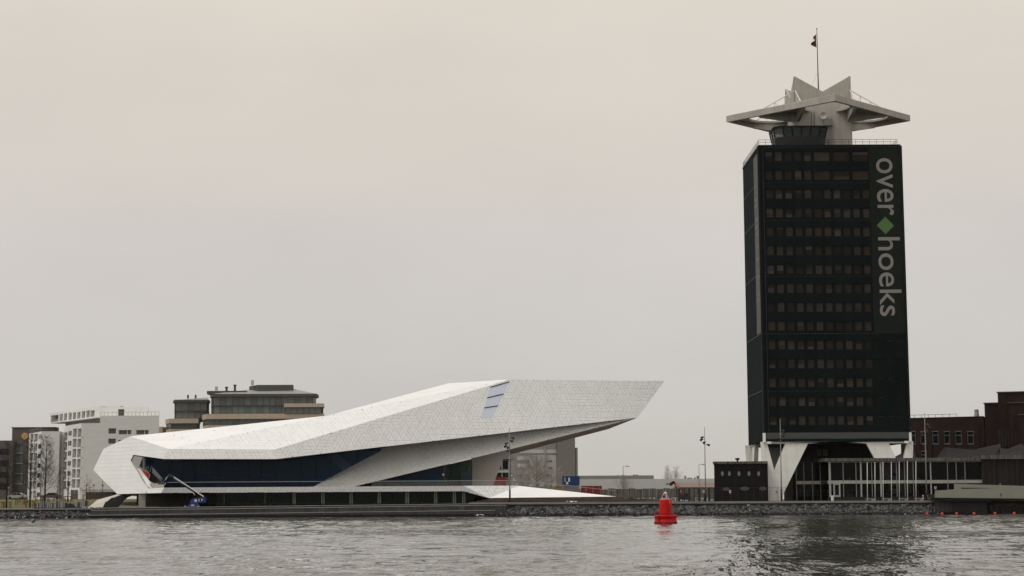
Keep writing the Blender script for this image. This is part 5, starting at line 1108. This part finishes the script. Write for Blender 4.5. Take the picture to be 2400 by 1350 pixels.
def lamp(x, ytop, Y, label, arm=12, zb=GZ):
    b = P(x, 1170, Y); b[2] = zb; tp = P(x, ytop, Y); tp[0] = b[0]
    t = thing('street_lamp', label, 'street lamp', b); s_ = Y/FPX
    MB().tube([b, tp], .1, 6, .06).build('pole', M['steel'], t); MB().tube([tp, tp+V(arm*s_*.5,0,.1), tp+V(arm*s_,0,.05)], .05, 5).build('arm', M['steel'], t)
    e = tp+V(arm*s_,0,0); MB().box(e[0]-.55, e[0]+.25, e[1]-.15, e[1]+.15, e[2]-.08, e[2]+.08).build('lamp_head', M['steel'], t)
lamp(1461.5, 1093, 420, 'grey street lamp with short arm before the bushy bare tree'); lamp(1639.5, 1089, 430, 'grey street lamp close beside the right spotlight mast')
def toplamp(x, ytop, Y, label):
    b = P(x, 1167, Y); b[2] = 3.45; tp = P(x, ytop, Y); t = thing('street_lamp', label, 'street lamp', b, 'post top lamps by the white flats')
    MB().tube([b, tp], .06, 6).build('pole', M['steel'], t); MB().lathe(tp, [(.05,-.05),(.32,.08),(.34,.16),(.1,.3)], 10).build('lamp_head', M['steel'], t)
toplamp(203, 1139, 374, 'post top lamp left of the three by the dark ground floor'); toplamp(220, 1138.5, 375, 'middle post top lamp of the three by the dark ground floor'); toplamp(240.5, 1138.5, 376, 'post top lamp nearest the museum of the three'); toplamp(20, 1145, 378, 'post top lamp before the brown office wing')
# ================================================================== RED BUOY
bu = thing('buoy', 'large red channel buoy with white lantern cage floating on the river', 'buoy', (P(1560,1226,213)[0], 213, 0))
by = 213.0; bx0 = P(1560,1200,by)[0]; Z = lambda y: P(1560, y, by)[2]; wpx = by/FPX
MB().lathe((bx0,by,0), [(24*wpx,-.5),(26.5*wpx,-.25),(26.8*wpx,Z(1223.5)),(26.6*wpx,Z(1221.5)),(25.2*wpx,Z(1219.5)),(25.2*wpx,Z(1214.5)),(26.8*wpx,Z(1212)),(26.8*wpx,Z(1208)),(25.8*wpx,Z(1206.6)),(15*wpx,Z(1206.3))], 40).build('float_collar', M['red'], bu, True)
MB().lathe((bx0,by,0), [(26.95*wpx,-.3),(27.0*wpx,Z(1224.2)),(26.6*wpx,Z(1223.6))], 40).build('waterline_growth', M['reddark'], bu, True)
MB().lathe((bx0,by,0), [(15.3*wpx,Z(1206.3)),(15.3*wpx,Z(1203)),(14.6*wpx,Z(1180)),(14.3*wpx,Z(1171.5)),(13.6*wpx,Z(1170.3)),(5*wpx,Z(1170))], 32).build('body', M['red'], bu, True)
MB().lathe((bx0,by,0), [(13.2*wpx,Z(1170.2)),(13.2*wpx,Z(1169.3)),(11*wpx,Z(1169.2))], 28).build('deck_ring', M['plastic'], bu)
MB().lathe((bx0,by,0), [(6.3*wpx,Z(1170)),(4.4*wpx,Z(1158)),(3.2*wpx,Z(1156.5))], 4).build('top_tower', M['red'], bu)
for k in range(4):
    a = math.radians(20+90*k); MB().tube([V(bx0+9.5*wpx*math.cos(a), by+9.5*wpx*math.sin(a), Z(1170)), V(bx0+4*wpx*math.cos(a), by+4*wpx*math.sin(a), Z(1156.5))], .035, 5).build('cage_bar', M['plastic'], bu)
MB().lathe((bx0,by,0), [(4.6*wpx,Z(1156.8)),(4.2*wpx,Z(1155.5)),(1.6*wpx,Z(1153.6)),(.5*wpx,Z(1153)),(.45*wpx,Z(1149)),(.1*wpx,Z(1148.8))], 16).build('lantern_cap', M['plastic'], bu, True)
q = P(1556,1164,by-.42); MB().box(q[0]-.16, q[0]+.16, q[1]-.03, q[1]+.02, q[2]-.2, q[2]+.2).build('solar_panel', M['navy'], bu)
w = MB()
for b_ in ((-.2,-.16,-.22,.22),(.16,.2,-.22,.22),(-.16,.16,.18,.22),(-.16,.16,-.22,-.18)): w.box(q[0]+b_[0], q[0]+b_[1], q[1]-.05, q[1]-.031, q[2]+b_[2], q[2]+b_[3])
w.build('panel_frame', M['plastic'], bu)
MB().tube([V(bx0-17*wpx, by-1.08, -.1), V(bx0-17*wpx, by-1.10, Z(1208))], .04, 5).build('mooring_chain', M['rubber'], bu)
for dx in (-9, 1, 10): MB().tube([V(bx0+dx*wpx, by-.85, Z(1206.5)), V(bx0+dx*wpx, by-.85, Z(1206.5)+.14)], .07, 6).build('lifting_lug', M['reddark'], bu)
w = MB(); w.box(bx0+8.6*wpx, bx0+9.0*wpx, by-.66, by-.58, Z(1181), Z(1173)); w.build('dropping_streak', M['plastic'], bu)
# orange floats
fl_l = ['orange ball float nearest the rock slope','second orange float from the rocks','orange float before the jetty pier left part','orange float before the dark jetty pier','second orange float from the right edge','orange ball float nearest the right edge']
for i, x in enumerate((2172.5,2208,2242,2283,2332,2377)):
    q = P(x, 1203, 305); t = MB(); r_ = .235; t.lathe((q[0],305,.16), [(.02,-r_),(r_*.6,-r_*.8),(r_*.95,-r_*.3),(r_,0),(r_*.92,r_*.4),(r_*.6,r_*.8),(.1,r_*.97),(.02,r_)], 16)
    tag(t.build('float', M['orange'], None, True), fl_l[i], 'float', 'orange ball floats in a row')
# ================================================================== BOOM LIFT
bl = thing('boom_lift', 'blue boom lift on the terrace reaching up to the museum window', 'boom lift', (P(450,1190,321)[0], 321, 1.8))
LY = 321.0; q = lambda x, y, d=0: P(x, y, LY+d)
MB().prism([q(440,1189),q(440,1184),q(447,1179.5),q(462,1179),q(467,1182),q(467,1189)], (0,1.9,0)).build('chassis', M['blue'], bl)
MB().prism([q(445,1179),q(446,1174),q(449.5,1169.5),q(455,1167.3),q(477,1165.5),q(481,1167),q(481,1177),q(474,1177.5),q(470,1178.8)], (0,1.7,0)).build('turret', M['blue'], bl)
for x in (434.5, 465):
    for d in (-.15, 1.8):
        c = q(x, 1187.3, d); wl = MB().lathe(c, [(.05,-.14),(.24,-.16),(.33,-.1),(.33,.12),(.24,.18),(.05,.15)], 18, 'y').build('wheel', M['rubber'], bl, True); MB().lathe(c + V(0,-.14,0), [(.1,-.04),(.19,-.03),(.19,.02)], 14, 'y').build('rim', M['crate_lt'], wl)
MB().tube([q(478,1165.5,.8), q(428,1135,.8)], .20, 4).build('boom_outer', M['navy'], bl); MB().tube([q(477,1164,.6), q(406,1117,.6)], .10, 4).build('boom_inner', M['plastic'], bl); MB().tube([q(440,1141.5,.9), q(406,1119,.9)], .15, 4).build('boom_inner', M['greym'], bl)
MB().prism([q(408,1116,.4),q(405,1120,.4),q(399,1118,.4),q(396,1113,.4),q(398,1110,.4)], (0,.7,0)).build('elbow', M['navy'], bl)
MB().tube([q(398,1112,.7), q(383,1132,.7)], .16, 4).build('jib', M['navy'], bl); MB().tube([q(392,1117,.5), q(387.5,1124.5,.5)], .07, 5).build('jib_cylinder', M['plastic'], bl); MB().tube([q(388.5,1131,.5), q(385.5,1136.5,.5)], .06, 5).build('jib_cylinder', M['plastic'], bl)
w = MB(); c0, c1 = q(368,1122,.0), q(380.5,1134,.0)
for y in (LY+.1, LY+1.3):
    for z in (c0[2], (c0[2]+c1[2])/2): w.tube([V(c0[0],y,z), V(c1[0],y,z)], .05, 4)
    for x in (c0[0], (c0[0]+c1[0])/2, c1[0]): w.tube([V(x,y,c1[2]), V(x,y,c0[2])], .05, 4)
w.box(c0[0]+.2, c1[0]+.05, LY+.05, LY+1.35, c1[2]-.1, c1[2]+.12); w.build('basket', M['steel_dark'], bl)
MB().tube([q(455,1157,.5), q(452,1154,.5), q(457,1161,.5)], .05, 5).build('hose', M['plastic'], bl)
for x0, x1, y0, y1, m_ in ((456,461,1170.5,1176,'plastic'),(465,468,1169.5,1175,'yellow'),(468,472,1169,1175,'rubber'),(472,474,1169,1174,'plastic'),(448,455,1183,1185.5,'plastic')):
    a, b = q(x0,y0,-.06), q(x1,y1,-.06); MB().box(a[0], b[0], LY-.08, LY-.01, b[2], a[2]).build('decal', M[m_], bl)
# red machine boom at the building site
rm = thing('telehandler', 'red telescopic crane arm with dark grab on the building site', 'telehandler', (P(1600,1172,352)[0], 352, GZ))
q = lambda x, y, d=0: P(x, y, 352+d)
MB().prism([q(1577,1130),q(1580,1127.5),q(1590,1139),q(1603,1158),q(1602,1162),q(1597,1160),q(1588,1147)], (0,.8,0)).build('boom', M['machine_red'], rm); MB().tube([q(1583,1134,-.15), q(1597,1154,-.15)], .07, 6).build('cylinder', M['plastic'], rm)
MB().prism([q(1570,1133),q(1576,1128),q(1582,1128),q(1580,1132),q(1575,1138),q(1570,1139)], (0,.8,0)).build('grab', M['rubber'], rm); MB().tube([q(1561,1135,.3), q(1572,1133.5,.3)], .12, 5).build('tine', M['rubber'], rm)
MB().prism([q(1594,1156,.3),q(1614,1156,.3),q(1616,1172,.3),q(1594,1172,.3)], (0,1.8,0)).build('chassis', M['steel_dark'], rm)
for x in (1598, 1612): MB().lathe(q(x,1170,.2), [(.1,-.2),(.55,-.2),(.6,0),(.55,.2),(.1,.2)], 14, 'y').build('wheel', M['rubber'], rm, True)
# ================================================================== FENCES
def fence(x0, x1, Y, ytop, n, label, m='steel_dark', r=.05, name='mesh_fence', wires=7, big=None):
    a, b = P(x0, 1172, Y), P(x1, 1172, Y); zt = P((x0+x1)/2, ytop, Y)[2]; a[2] = b[2] = GZ
    t = thing(name, label, 'fence', (a+b)/2)
    for i in range(n+1):
        p = lerp(a, b, i/n); rr_ = r if not (big and i % big == 0) else r*2.2
        MB().box(p[0]-rr_, p[0]+rr_, Y-rr_, Y+rr_, GZ, zt + (.1 if i % 2 else 0)).build('post', M[m], t)
    w = MB()
    for k in range(wires): z = lerp(GZ+.15, zt-.05, k/(wires-1)); w.tube([V(a[0],Y-.04,z), V(b[0],Y-.04,z)], .012 if 0 < k < wires-1 else .022, 3)
    w.build('wire_mesh', M[m], t)
fence(1405, 1600, 338, 1148, 14, 'black site fence of thin posts behind the buoy', r=.06)
fence(1592, 1674, 331, 1144, 7, 'heavy black posts of the fence beside the annex', r=.09, big=2)
fence(1674, 1842, 331.5, 1142, 9, 'fine wire fence across the black annex and leg foot', r=.03, wires=10)
fence(1870, 2200, 333.2, 1149, 14, 'thin black railing in front of the pavilion', r=.03, wires=3)
fence(1222, 1405, 350, 1140, 12, 'thin railing behind the white ramp', 'steel', .03, wires=3)
def sign(x0, x1, y0, y1, Y, label, post=True):
    a, b = P(x0,y0,Y), P(x1,y1,Y); zm = lerp(b[2], a[2], .42)
    t = thing('notice_sign', label, 'sign', ((a[0]+b[0])/2, Y, b[2]))
    MB().box(a[0], b[0], Y, Y+.04, zm, a[2]).build('white_field', M['plastic'], t); MB().box(a[0], b[0], Y, Y+.04, b[2], zm-.004).build('red_field', M['cont_red'], t)
    MB().lathe(((a[0]+b[0])/2, Y-.02, lerp(zm,a[2],.55)), [(.02,-.01),(.11,-.01),(.11,.018),(.02,.018)], 10, 'y').build('pictogram', M['steel_dark'], t)
sign(1709, 1713.5, 1149, 1158.5, 331.4, 'white and red notice on the black annex fence'); sign(1817.5, 1821.5, 1149.5, 1155.5, 331.4, 'small red notice on the fence at the white leg foot'); sign(2190, 2195, 1140.5, 1148.5, 330, 'white and red notice above the jetty end'); sign(1647, 1651, 1149, 1158.5, 330.8, 'white and orange notice on the heavy black posts')
def post_rw(x, y0, y1, Y, label):
    b = P(x, y1, Y); tp = P(x, y0, Y); t = thing('marker_post', label, 'marker post', b)
    for i in range(4): MB().lathe(lerp(b,tp,i/4), [(.11,0),(.11,(tp[2]-b[2])/4-.004)], 10).build('band', M['machine_red'] if i % 2 == 0 else M['plastic'], t)
post_rw(2163.5, 1160.5, 1171.5, 330, 'red and white marker post left of the jetty'); post_rw(2175, 1160, 1168, 334, 'smaller red and white marker post behind the first')
for i, x in enumerate((2040, 2078, 2118, 2154, 2188)):
    qq = P(x, 1168, 332.5); t = MB().box(qq[0]-.9, qq[0]+.9, 332.3, 332.8, GZ+.28, GZ+.42); t.box(qq[0]+.2, qq[0]+.8, 332.35, 332.75, GZ, GZ+.278)
    tag(t.build('bench', M['crate_lt']), ['low pale bench nearest the tower leg','low pale bench under the third flagpole','low pale bench under the fifth flagpole','low pale bench behind the last flagpole','low pale bench next to the jetty end'][i], 'bench', 'low benches before the pavilion')
qq = P(1951,1165,334.5); tag(MB().lathe((qq[0],334.5,GZ), [(.28,0),(.28,.9),(.3,.92),(.3,1.0),(.1,1.05)], 14).build('litter_bin', M['plastic']), 'pale litter bin beside the pavilion door', 'bin')
# ================================================================== JETTY
jt = thing('jetty', 'grey green steel landing bridge with stepped side at the right edge', 'jetty', (P(2300,1190,316)[0], 316, 0))
JY = 313.0; q = lambda x, y, d=0: P(x, y, JY+d)
side = [q(2192,1166.3), q(2192,1150), q(2237,1147), q(2237,1134), q(2560,1143.5), q(2560,1170)]
sl_pts = [q(2253,1142.7), q(2336,1144), q(2253,1145.8)]
MB().prism(side[:3] + [q(2237,1142.7), q(2253,1142.7), q(2253,1145.8), q(2336,1144.2), q(2560,1150), side[4+1]], (0,.35,0)).build('side_girder', M['jetty'], jt)
MB().prism([q(2237,1142.7), side[3], side[4], q(2560,1150), q(2336,1144.2), q(2253,1142.7)], (0,.35,0)).build('parapet', M['jetty'], jt)
MB().prism([q(2250,1142,.4), q(2340,1143,.4), q(2340,1147,.4), q(2250,1147,.4)], (0,.1,0)).build('slot_back', M['steel_dark'], jt)
MB().prism([q(2194,1151,7), q(2238,1148,7), q(2560,1152,7), q(2560,1168,7), q(2194,1166,7)], (0,.35,0)).build('side_girder', M['jetty'], jt)
MB().prism([q(2194,1158,.4), q(2560,1162,.4), q(2560,1170,.4), q(2194,1166.8,.4)], (0,6.4,0)).build('deck', M['steel_dark'], jt)
MB().prism([q(2196,1166.6,.6), q(2560,1169.5,.6), q(2560,1171,.6), q(2230,1173.5,.6), q(2200,1172.5,.6)], (0,5.5,0)).build('deck_beam', M['steel_dark'], jt)
MB().prism([q(2344,1154.8,-.02), q(2348.5,1159.4,-.02), q(2344.5,1164,-.02)], (0,-.04,0)).build('green_marker', M['green'], jt)
MB().box(q(2200,1180,2)[0], q(2231,1180,2)[0], JY+2, JY+8, -1, q(2215,1173,2)[2]).build('abutment', M['dark_conc'], jt)
MB().box(q(2231.2,1180,2)[0], q(2314,1180,2)[0], JY+2.4, JY+7, -1, q(2270,1172,2)[2]).build('pier', M['steel_dark'], jt)
MB().tube([q(2345,1133.5,3), q(2343,1138.5,3)], .12, 6).build('bollard', M['steel'], jt)
# inlet bank behind the jetty
ib = MB(); ib.box(86.7, 140, 330, 334, -1, 1.45); io = struct(ib.build('quay_wall', M['frame_dark']), 'dark timber quay wall behind the jetty')
for i in range(46): MB().box(87+i*1.1, 87.9+i*1.1, 329.85, 329.99, -.6, 1.3 + .2*rr.random()).build('timber_pile', M['browndark'], io)
tg = MB()
for i in range(1500):
    x, y = rr.uniform(88, 135), rr.uniform(329.9, 333); z = 1.4; d = unit(V(rr.gauss(0,.5), rr.gauss(0,.4), 1)); l = rr.uniform(.2,.7); s_ = V(.03,0,0)
    tg.add([V(x,y,z)-s_, V(x,y,z)+s_, V(x,y,z)+d*l], [(0,1,2)])
to_ = tg.build('dry_grass', M['ochre']); to_['kind'] = 'stuff'; to_['label'] = 'dry grass on the bank behind the jetty'
MB().box(86.7, 90, 319, 334, -1, 2.2); 
w = MB(); w.box(86.7, 200, 334.004, 345, 0, GZ-.03); struct(w.build('bank', M['ground']), 'bank under the dark hall')
# scrub on the building site
sc = MB(); rg_ = random.Random(9)
for i in range(420):
    x = rg_.uniform(P(1215,1160,345)[0], P(1680,1160,345)[0]); y = rg_.uniform(344, 400); n = rg_.randint(5, 12); h = rg_.uniform(.35, 1.5)
    for k in range(n):
        d = unit(V(rg_.gauss(0,.45), rg_.gauss(0,.45), 1)); a = V(x+rg_.gauss(0,.3), y, GZ); e = a + d*h*rg_.uniform(.5,1.1); s_ = V(.05,0,0)
        sc.add([a-s_, a+s_, e], [(0,1,2)]); m1 = lerp(a, e, .55); e2 = m1 + unit(d+V(rg_.gauss(0,.7),0,.2))*h*.4; sc.add([m1-s_*.6, m1+s_*.6, e2], [(0,1,2)])
so_ = sc.build('scrub', M['scrub']); so_['kind'] = 'stuff'; so_['label'] = 'dead brown scrub on the building site'
rb = MB()
for i in range(700):
    x = rg_.uniform(P(1440,1160,350)[0], P(1680,1160,350)[0]); y = rg_.uniform(342, 390); s_ = rg_.uniform(.1,.4)
    rb.add(ico_v * rng.uniform(.6,1.1,(12,1)) * s_ + V(x, y, GZ + s_*.3 + rg_.uniform(0,.5)*(y > 352)), ico_f)
ro_ = rb.build('rubble', M['rock_pale']); ro_['kind'] = 'stuff'; ro_['label'] = 'pale rubble heaps on the building site'
# ================================================================== CRATES AND PALLETS ON THE LEFT QUAY
cl = ['dark crate stack leftmost on the quay','dark slatted crate second from the left','grey wrapped crate left of the gap','pale grey crate just left of the gap','dark crate at the left side of the gap','pale crate just right of the gap','dark narrow crate right of the gap','pale slatted crate in the right group','dark crate in the middle of the right group','black covered load in the right group','pale crate right of the black load','dark crate before the last pale one','pale slim crate near the museum foot','slate crate nearest the museum foot']
for i, (x0, x1, m_) in enumerate(((80,90,'crate'),(90.5,98,'crate'),(99,106,'crate_lt'),(107.5,113.5,'crate_lt'),(114,123,'crate'),(129,134,'crate_lt'),(134.5,139,'crate'),(139.5,147,'crate_lt'),(147.5,157,'crate'),(157.5,175,'steel_dark'),(175.5,181,'crate_lt'),(181.5,185.5,'crate'),(186,190,'crate_lt'),(190.5,204,'crate'))):
    Y = 320.6 + .25*(i % 3); a, b = P(x0,1181,Y), P(x1,1193,Y); h = 1.0 + .12*((i*7) % 4)
    c = thing('crate', cl[i], 'crate', ((a[0]+b[0])/2, Y, 1.72), 'crates stacked on the left quay')
    if m_ == 'steel_dark': MB().prism([V(a[0],Y,1.8), V(a[0]+.1,Y,2.4), V(a[0]+.5,Y,2.65), V(b[0]-.4,Y,2.5), V(b[0],Y,2.2), V(b[0]+.1,Y,1.8)], (0,1,0)).build('cover', M['steel_dark'], c)
    else:
        MB().box(a[0]+.03, b[0]-.03, Y, Y+.9, 1.84, 1.72+h).build('load', M[m_], c); n = max(2, int((b[0]-a[0])/.28))
        for k in range(n): xx = lerp(a[0]+.03, b[0]-.03, (k+.15)/n); MB().box(xx, xx+(b[0]-a[0])/n*.6, Y-.05, Y-.004, 1.86, 1.72+h-.03).build('slat', M['crate_lt'] if (k+i) % 3 else M['crate'], c)
    MB().box(a[0], b[0], Y-.04, Y+.95, 1.724, 1.83).build('pallet', M['wood'] if i % 2 else M['browndark'], c)
def litter(label, x, y, Y, z, n, seed, m='plastic', s=.35, cat='plastic sheet'):
    mb = MB(); g = random.Random(seed); c = P(x, y, Y); W_, D_ = n, 4
    vs = [V(c[0]+(i-W_/2)*s*.6, Y+j*.15, z + g.uniform(0,.22)*(0 < i < W_)) for j in range(D_) for i in range(W_+1)]
    mb.add(vs, [(j*(W_+1)+i, j*(W_+1)+i+1, (j+1)*(W_+1)+i+1, (j+1)*(W_+1)+i) for j in range(D_-1) for i in range(W_)])
    return tag(mb.build('plastic_sheet', M[m], None, True), label, cat)
litter('crumpled white sheet lying at the museum foot', 208, 1192, 320.2, 1.78, 16, 1); litter('white plastic sheet at the right end of the terrace steps', 1124, 1206, 314.3, .12, 9, 2); litter('pale plastic heap below the tip of the ramp', 1340, 1176, 321.2, GZ+.02, 11, 3, s=.4)
litter('red plastic scrap at the waterline below the crates', 99, 1211, 314.1, .1, 4, 4, 'cont_red'); litter('white plastic bag on the left rocks near the terrace', 202, 1208, 315.0, .6, 3, 5); litter('blue plastic scrap at the waterline left of the buoy', 1517, 1205, 314.2, .1, 2, 6, 'cont_blue', .2)
# ================================================================== CARS
def car(x, Y, m, label):
    c = P(x, 1168, Y)*V(1,1,0) + V(0,0,3.46); t = thing('parked_car', label, 'car', c, 'cars parked by the white flats')
    pr = [(-2.1,.3),(-2.1,.75),(-1.9,.9),(-1.2,.95),(-.55,1.42),(.8,1.45),(1.5,.98),(2.05,.88),(2.15,.6),(2.15,.3)]
    MB().prism([c + V(a, -.85, z) for a, z in pr], (0,1.7,0)).build('body', M[m], t)
    for s_ in (((-1.05,.97),(-.5,1.36),(.1,1.38),(.1,.97)), ((.18,.97),(.18,1.38),(.75,1.38),(1.3,.97))): MB().prism([c + V(a, -.87, z) for a, z in s_], (0,.018,0)).build('window', G['dim'], t)
    for dx in (-1.35, 1.35): MB().lathe(c + V(dx,-.78,.32), [(.05,-.1),(.28,-.1),(.33,0),(.28,.1),(.05,.1)], 14, 'y').build('wheel', M['rubber'], t)
for x, Y, m_, l in ((40,383.5,'crate_lt','silver car parked before the brown office'),(121,384,'crate','dark grey car parked at the plain wing wall')): car(x, Y, m_, l)
# ================================================================== GULL
gu = thing('seagull', 'seagull with dark wing raised flying low over the water', 'seagull', P(75,1226.5,180)); c = P(74,1228,180)
gb_ = MB(); gb_.tube([c+V(-.28,0,.02), c+V(-.15,0,.03), c+V(0,0,.03), c+V(.16,0,.0), c+V(.3,0,-.02)], [.02,.06,.075,.05,.01], 8); gb_.build('body', M['feather'], gu, True)
for dy, k in ((-.05,1), (.12,.8)): MB().prism([c+V(-.12,dy,.06), c+V(.10,dy,.06), c+V(.26*k+.1,dy,.28*k), c+V(.42*k,dy,.48*k), c+V(.12*k,dy,.28*k)], (0,.02,0)).build('wing', M['feather_d'], gu)
MB().tube([c+V(-.28,0,.02), c+V(-.36,0,.01)], .015, 5).build('beak', M['yellow'], gu)
# striped barrier pole by the mast
sp_ = thing('striped_pole', 'leaning red and white striped pole beside the ramp mast', 'barrier pole', P(1212,1135,345))
a, b = P(1198,1113,345), P(1212,1136,345)
for i in range(6): MB().tube([lerp(a,b,i/6), lerp(a,b,(i+.97)/6)], .10, 6).build('band', M['machine_red'] if i % 3 == 1 else M['plastic'], sp_)
# ================================================================== HAZE
def haze(density=.000016):
    m = bpy.data.materials.new('haze_air'); m.use_nodes = True; t = m.node_tree; t.nodes.remove(t.nodes['Principled BSDF'])
    v = t.nodes.new('ShaderNodeVolumePrincipled'); v.inputs['Color'].default_value = (.93,.93,.92,1); v.inputs['Density'].default_value = density; v.inputs['Anisotropy'].default_value = .0
    t.links.new(v.outputs[0], t.nodes['Material Output'].inputs['Volume'])
    o = MB().box(-5000, 5000, -500, 6500, -2, 112).build('haze', m); o['kind'] = 'stuff'; o['label'] = 'thin winter haze over the river'

haze()
